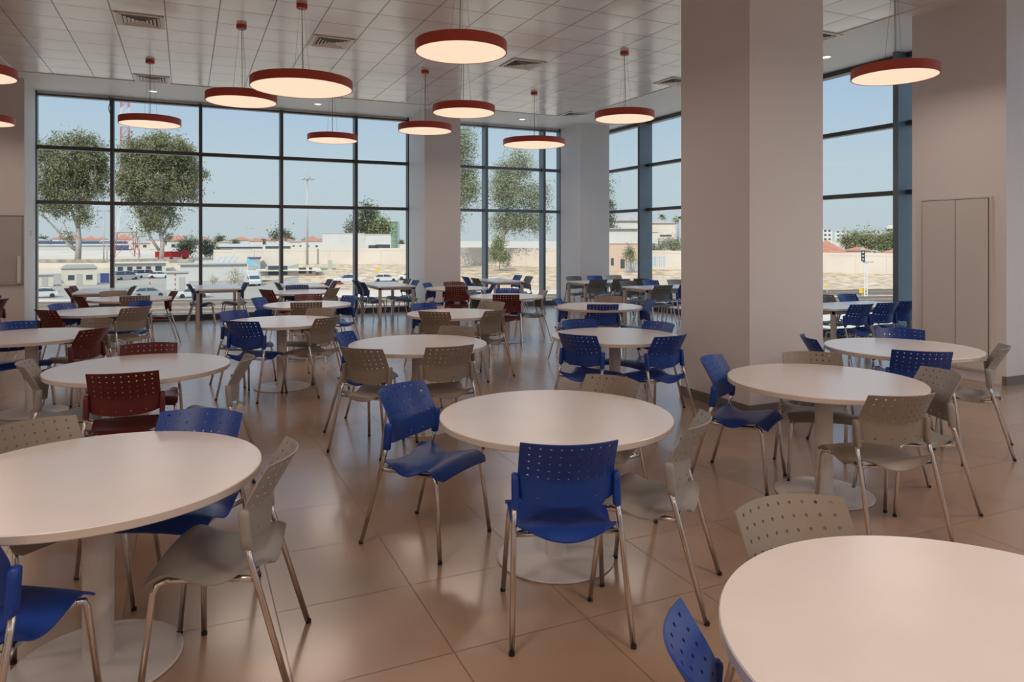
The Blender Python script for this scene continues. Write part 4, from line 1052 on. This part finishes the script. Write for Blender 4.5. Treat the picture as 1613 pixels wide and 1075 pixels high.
# trees
rnd = np.random.default_rng(7)
def leaves(blobs, n_cl, per, clr, size, droop=.5, seed=0, shell=.45):
    """blobs: (x,y,z,rx,ry,rz) ellipsoids; clusters of leaf quads through their outer part"""
    r = np.random.default_rng(seed); B = np.array(blobs, float); vol = B[:, 3]*B[:, 4]*B[:, 5]; pr = vol**.75/np.sum(vol**.75)
    k = r.choice(len(B), n_cl, p=pr); dv = r.normal(size=(n_cl, 3)); dv /= np.linalg.norm(dv, axis=1)[:, None]
    rad = (shell+(1-shell)*r.random(n_cl))[:, None]; c = B[k, :3]+dv*rad*B[k, 3:]
    cc = np.repeat(c, per, 0); off = r.normal(size=(n_cl*per, 3))*clr*np.repeat(.5+r.random(n_cl), per)[:, None]; off[:, 2] *= 1.15
    off[:, 2] -= droop*np.abs(r.normal(size=len(off)))*clr
    c = cc+off; N = len(c); a = r.normal(size=(N, 3)); a[:, 2] -= droop; a /= np.linalg.norm(a, axis=1)[:, None]
    q = r.normal(size=(N, 3)); w = np.cross(a, q); w /= np.linalg.norm(w, axis=1)[:, None]
    s = size*(.6+.8*r.random(N))[:, None]; A = a*s; Wd = w*s*.42
    V = np.stack([c-A, c+Wd, c+A, c-Wd], 1).reshape(-1, 3); me = bpy.data.meshes.new('foliage')
    me.from_pydata(V.tolist(), [], np.arange(N*4).reshape(-1, 4).tolist()); return me
def tree(name, label, x, d, base_y, blobs_px, trunk_px, m, clusters=260, per=45, clr=.9, size=.34, droop=.6, seed=1, cat='tree', thick=.5, shell=.45, group=None, bark='bark'):
    """blobs_px: (x,y,rx,ry) in picture terms at distance d, trunk_px: polylines [(x,y,r)...]"""
    X = (x-CX)/F*d; zb = ztop(base_y, d) if base_y else gz(X, d); p = W(X, d, zb); rz = face_rz(x, d); t = thing(name, label, cat, p, rz, group)
    sx = d/F/math.sqrt(1+(X/d)**2); sz = d/F; yb = HY-(zb-CH)*F/d; r = random.Random(seed)
    B = []
    for bx, by, brx, bry in blobs_px: B.append(((bx-x)*sx, r.uniform(-.3, .3)*brx*sx, (yb-by)*sz, brx*sx, brx*sx*.9, bry*sz))
    me = leaves(B, clusters, per, clr, size, droop, seed, shell); me.materials.append(m); link('foliage', me, t)
    b = MB()
    for ln in trunk_px:
        b.tube([((q[0]-x)*sx, r.uniform(-.6, .6) if i else 0, (yb-q[1])*sz-(1 if i == 0 and ln is trunk_px[0] else 0)) for i, q in enumerate(ln)], [q[2]*sz for q in ln], 8)
    if trunk_px: b.obj('trunk', M_[bark], t, 'all')
    return t
tree('eucalyptus_tree', 'tall eucalyptus with leaning forked trunk, left of the first mullion', 120, 187, 418,
     [(112, 245, 50, 36), (80, 268, 34, 48), (140, 270, 34, 48), (102, 300, 36, 34), (150, 240, 22, 28), (128, 335, 16, 22), (72, 322, 14, 18), (100, 340, 14, 20), (106, 366, 7, 14)],
     [[(122, 418, 4.6), (124, 380, 4.2), (123, 355, 3.2), (132, 330, 2), (140, 300, 1.2)], [(123, 358, 3), (112, 330, 1.8), (100, 300, 1.2), (95, 270, .8)],
      [(121, 395, 3), (108, 385, 2.4), (92, 365, 1.8), (70, 342, 1.2), (62, 325, .8)], [(116, 392, 2), (108, 372, 1.4), (100, 350, 1)], [(124, 345, 2), (125, 310, 1.4), (120, 270, 1)]],
     M_['leaf'], 330, 120, .85, .28, .5, 3, shell=.5)
tree('eucalyptus_tree', 'tall dense eucalyptus behind the second window bay', 253, 192, 412,
     [(250, 238, 55, 30), (215, 262, 38, 40), (285, 262, 36, 44), (250, 290, 55, 38), (305, 285, 20, 34), (205, 300, 22, 26), (236, 340, 24, 22), (268, 332, 16, 26), (225, 355, 14, 12), (268, 365, 9, 8), (322, 275, 6, 16)],
     [[(253, 414, 3.6), (256, 385, 3.2), (252, 360, 2.6), (250, 320, 1.8), (252, 270, 1)], [(251, 395, 2.4), (238, 376, 2), (225, 350, 1.4), (215, 320, 1), (205, 285, .8)],
      [(255, 372, 2), (268, 350, 1.5), (275, 310, 1), (285, 270, .8)], [(250, 345, 1.6), (238, 310, 1.1), (230, 270, .8)], [(256, 380, 1.4), (272, 368, 1)]],
     M_['leaf'], 500, 120, .85, .28, .5, 11, shell=.5)
tree('eucalyptus_tree', 'airy eucalyptus cut off by the facade pillar, left part of the middle window', 712, 150, 405,
     [(722, 235, 26, 38), (735, 280, 22, 30), (715, 300, 30, 40), (728, 220, 22, 26), (715, 350, 14, 24), (742, 300, 16, 20)],
     [[(705, 407, 3.4), (708, 350, 3), (716, 300, 2), (724, 240, 1.2)], [(712, 320, 1.8), (738, 285, 1)]], M_['leaf2'], 360, 50, .85, .20, .8, 21, shell=.2)
tree('eucalyptus_tree', 'pale-trunked eucalyptus in the middle window', 790, 158, 402,
     [(815, 262, 30, 28), (800, 300, 38, 30), (840, 310, 24, 28), (790, 275, 16, 20), (845, 345, 22, 22), (790, 345, 20, 18), (815, 345, 26, 18), (862, 300, 10, 14)],
     [[(789, 404, 3.2), (793, 370, 2.6), (798, 335, 1.8), (810, 300, 1.2), (818, 262, .8)], [(793, 372, 1.8), (806, 355, 1), (825, 335, .7)], [(797, 335, 1.4), (788, 300, .9)]], M_['leaf2'], 520, 50, .8, .20, .7, 31, shell=.25)
tree('green_bush', 'tall fresh green bush before the panel wall in the middle window', 787, 148, 415, [(786, 395, 15, 20), (787, 383, 9, 14), (797, 405, 8, 9), (777, 405, 7, 10)], [[(787, 417, 1), (787, 395, .6)]], M_['leaf3'], 90, 40, .5, .16, .1, 41, 'bush')
tree('dark_tree', 'dark round tree showing over the white shed, left of the green tank', 578, 240, 372, [(578, 342, 14, 20), (585, 330, 8, 10), (556, 362, 11, 13), (572, 358, 18, 14)], [[(578, 380, 1), (578, 345, .6)]], M_['leafdark'], 130, 40, 1.0, .34, .3, 51)
tree('palm_tree', 'yellow-green palm between the dark tree and the green tank', 600, 238, 375, [(600, 360, 16, 10), (598, 352, 9, 7)], [[(600, 380, 1.2), (600, 360, 1)]], M_['leaf3'], 50, 34, .9, .5, .2, 52)
tree('umbrella_tree', 'flat-topped thin tree on the horizon at the third mullion', 440, 280, 385, [(440, 366, 16, 5), (432, 372, 8, 4), (450, 370, 9, 4)], [[(440, 390, .7), (441, 375, .6), (434, 368, .3)], [(441, 376, .5), (450, 369, .3)]], M_['leafdark'], 40, 22, .8, .4, .1, 53)
tree('scrub_bush', 'grey-green scrub beside the second mullion, left part', 298, 225, 402, [(297, 388, 16, 12), (286, 394, 9, 8)], [], M_['leafdark'], 60, 40, .8, .3, .2, 54, 'bush')
tree('scrub_bush', 'grey-green scrub just right of the second mullion', 330, 222, 402, [(330, 392, 10, 10), (322, 388, 6, 10)], [], M_['leafdark'], 45, 40, .8, .3, .2, 55, 'bush')
tree('dry_bush', 'bare twiggy shrub before the storage building', 368, 130, 450, [(368, 437, 10, 10)], [[(368, 452, .5), (362, 436, .4), (358, 428, .2)], [(368, 450, .5), (371, 434, .4), (373, 422, .2)], [(368, 448, .4), (378, 436, .3), (383, 429, .2)]], mat('dry_grass_leaves', (.36, .32, .22), .9), 26, 22, .5, .14, .1, 56, 'bush')
tree('dry_bush', 'smaller bare shrub left of the twiggy one, before the storage building', 337, 131, 450, [(337, 442, 7, 6)], [[(337, 452, .4), (334, 438, .3), (336, 428, .2)], [(337, 450, .4), (341, 440, .3)]], mat('dry_grass_leaves_pale', (.38, .33, .24), .9), 14, 18, .4, .13, .1, 57, 'bush')
tree('cypress_tree', 'narrow dark conifer at the left jamb of the far right window', 960, 190, 400, [(961, 345, 5, 14), (961, 322, 4.5, 14), (961, 302, 3.5, 12), (961, 288, 2.5, 8), (961, 366, 6, 12)], [[(960, 404, 1), (960, 300, .5)]], M_['leafdark'], 90, 30, .7, .25, .2, 58, shell=.1)
def palm(x, yt, d, yb, label, seed, k=1.0):
    p = at(x, d, ztop(yb, d)); h = ztop(yt, d)-p.z; t = thing('palm_tree', label, 'tree', p, face_rz(x, d))
    MB().tube([(0, 0, -.5), (.1, 0, h*.5), (0, 0, h)], [.28, .22, .2], 8).obj('trunk', M_['bark'], t, 'all'); b = MB(); r = random.Random(seed)
    for i in range(26):
        a = r.uniform(0, 6.28); el = r.uniform(-.5, 1.3); L = k*r.uniform(1.6, 2.2); prev = None
        c, s = math.cos(a), math.sin(a); pts = []
        for j in range(6):
            u = j/5; pts.append((c*L*u*math.cos(el*.8), s*L*u*math.cos(el*.8), h+L*u*math.sin(el)-1.3*u*u*k))
        for j in range(5):
            p0, p1 = Vector(pts[j]), Vector(pts[j+1]); w = .38*k*math.sin(math.pi*min(1, (j+.6)/5.6)); w2 = .38*k*math.sin(math.pi*min(1, (j+1.6)/5.6)) if j < 4 else .02
            n = Vector((-s, c, 0)); dn = Vector((0, 0, -.25*k))
            b.add([p0, p1, p1+n*w2+dn*w2, p0+n*w+dn*w], [(0, 1, 2, 3)]); b.add([p0, p1, p1-n*w2+dn*w2, p0-n*w+dn*w], [(0, 3, 2, 1)])
    b.obj('frond', M_['leaf3'], t)
palm(1043, 341, 235, 392, 'fan palm over the second villa roof, left one', 1)
palm(1068, 344, 225, 385, 'fan palm at the right end of the second villa', 2, 1.1)
tree('garden_shrub', 'broad green shrub row below the second villa', 1056, 170, 396, [(1056, 383, 16, 7), (1040, 390, 14, 5), (1066, 388, 14, 7), (1028, 394, 8, 4)], [], M_['leaf2'], 110, 40, .55, .18, .1, 61, 'bush')
tree('orange_tree', 'small leafy tree with pale blossoms before the gate house', 993, 144, 413, [(993, 402, 9, 10), (990, 395, 6, 6)], [[(993, 415, .5), (993, 403, .4)]], M_['leaf3'], 45, 34, .4, .14, .1, 62)
RTREE = [(1336, 380, 12, 10, 'rounded green tree left in the right window'), (1352, 377, 13, 11, 'green tree in the middle of the right window'), (1370, 378, 12, 10, 'green tree behind the signal, right window'), (1388, 381, 12, 9, 'green tree at the right part of the right window'), (1402, 377, 8, 12, 'dark tree before the apartment tower')]
for i, (x, y, rx, ry, lab) in enumerate(RTREE):
    tree('round_tree', lab, x, 230, 398, [(x, y, rx, ry), (x+4, y+6, rx*.8, ry*.7)], [[(x, 402, .8), (x, y, .5)]], M_['leaf3'] if i % 2 else M_['leaf'], 70, 36, .9, .3, .2, 70+i, group='trees in the right window')
# small trees along the horizon: one kind, copied
hz0 = None; r = random.Random(5)
HZ = [(66, 372), (84, 377), (266, 371), (290, 377), (307, 376), (326, 378), (346, 371), (371, 377), (414, 376), (428, 378), (458, 373), (480, 376), (500, 377), (632, 378)]
HL = ['leftmost, by the window jamb', 'second from the left, over the navy-banded hall', 'just right of the second tall trunk', 'left of the second mullion, beside the orange roof', 'touching the second mullion from the left', 'touching the second mullion from the right',
      'round, the tallest in the third window bay', 'left of the tiny floodlight mast', 'right of the two orange roofs', 'under the flat-topped tree', 'right of the third mullion', 'touching the tall floodlight mast', 'left of the white ribbed shed', 'beside the facade pillar']
for i, (x, y) in enumerate(HZ):
    d = 500+r.uniform(-60, 80); h = ztop(y, d)-ztop(392, d)
    lab = 'small dark horizon tree, '+HL[i]
    if hz0 is None:
        hz0 = thing('horizon_tree', lab, 'tree', (0, 0, 0), 0, 'small dark trees on the horizon')
        me = leaves([(0, 0, .62, .34, .34, .38)], 40, 26, .09, .05, .1, 99, .2); me.materials.append(M_['leafdark']); link('foliage', me, hz0)
        MB().tube([(0, 0, -.2), (0, 0, .6)], .03, 6).obj('trunk', M_['bark'], hz0); q = hz0
    else: q = dup(hz0, (0, 0, 0), 0, lab, 'small dark trees on the horizon')
    q.location = at(x, d, ztop(392, d)); k = h; q.scale = (k*r.uniform(.9, 1.5), k*1.2, k); q.rotation_euler = (0, 0, r.uniform(0, 6))
for x, yt, lab in ((236, 427, 'red and white striped marker pole behind the far left round table'), (276, 431, 'red and white striped marker pole before the guard booth')):
    d = 112; t = thing('marker_pole', lab, 'pole', at(x, d)); h = ztop(yt, d)-t.location.z; n = 8
    for k in range(n): MB().tube([(0, 0, h*k/n), (0, 0, h*(k+1)/n)], .07, 6).obj('pole_band', M_['taillight'] if k % 2 else M_['white'], t)
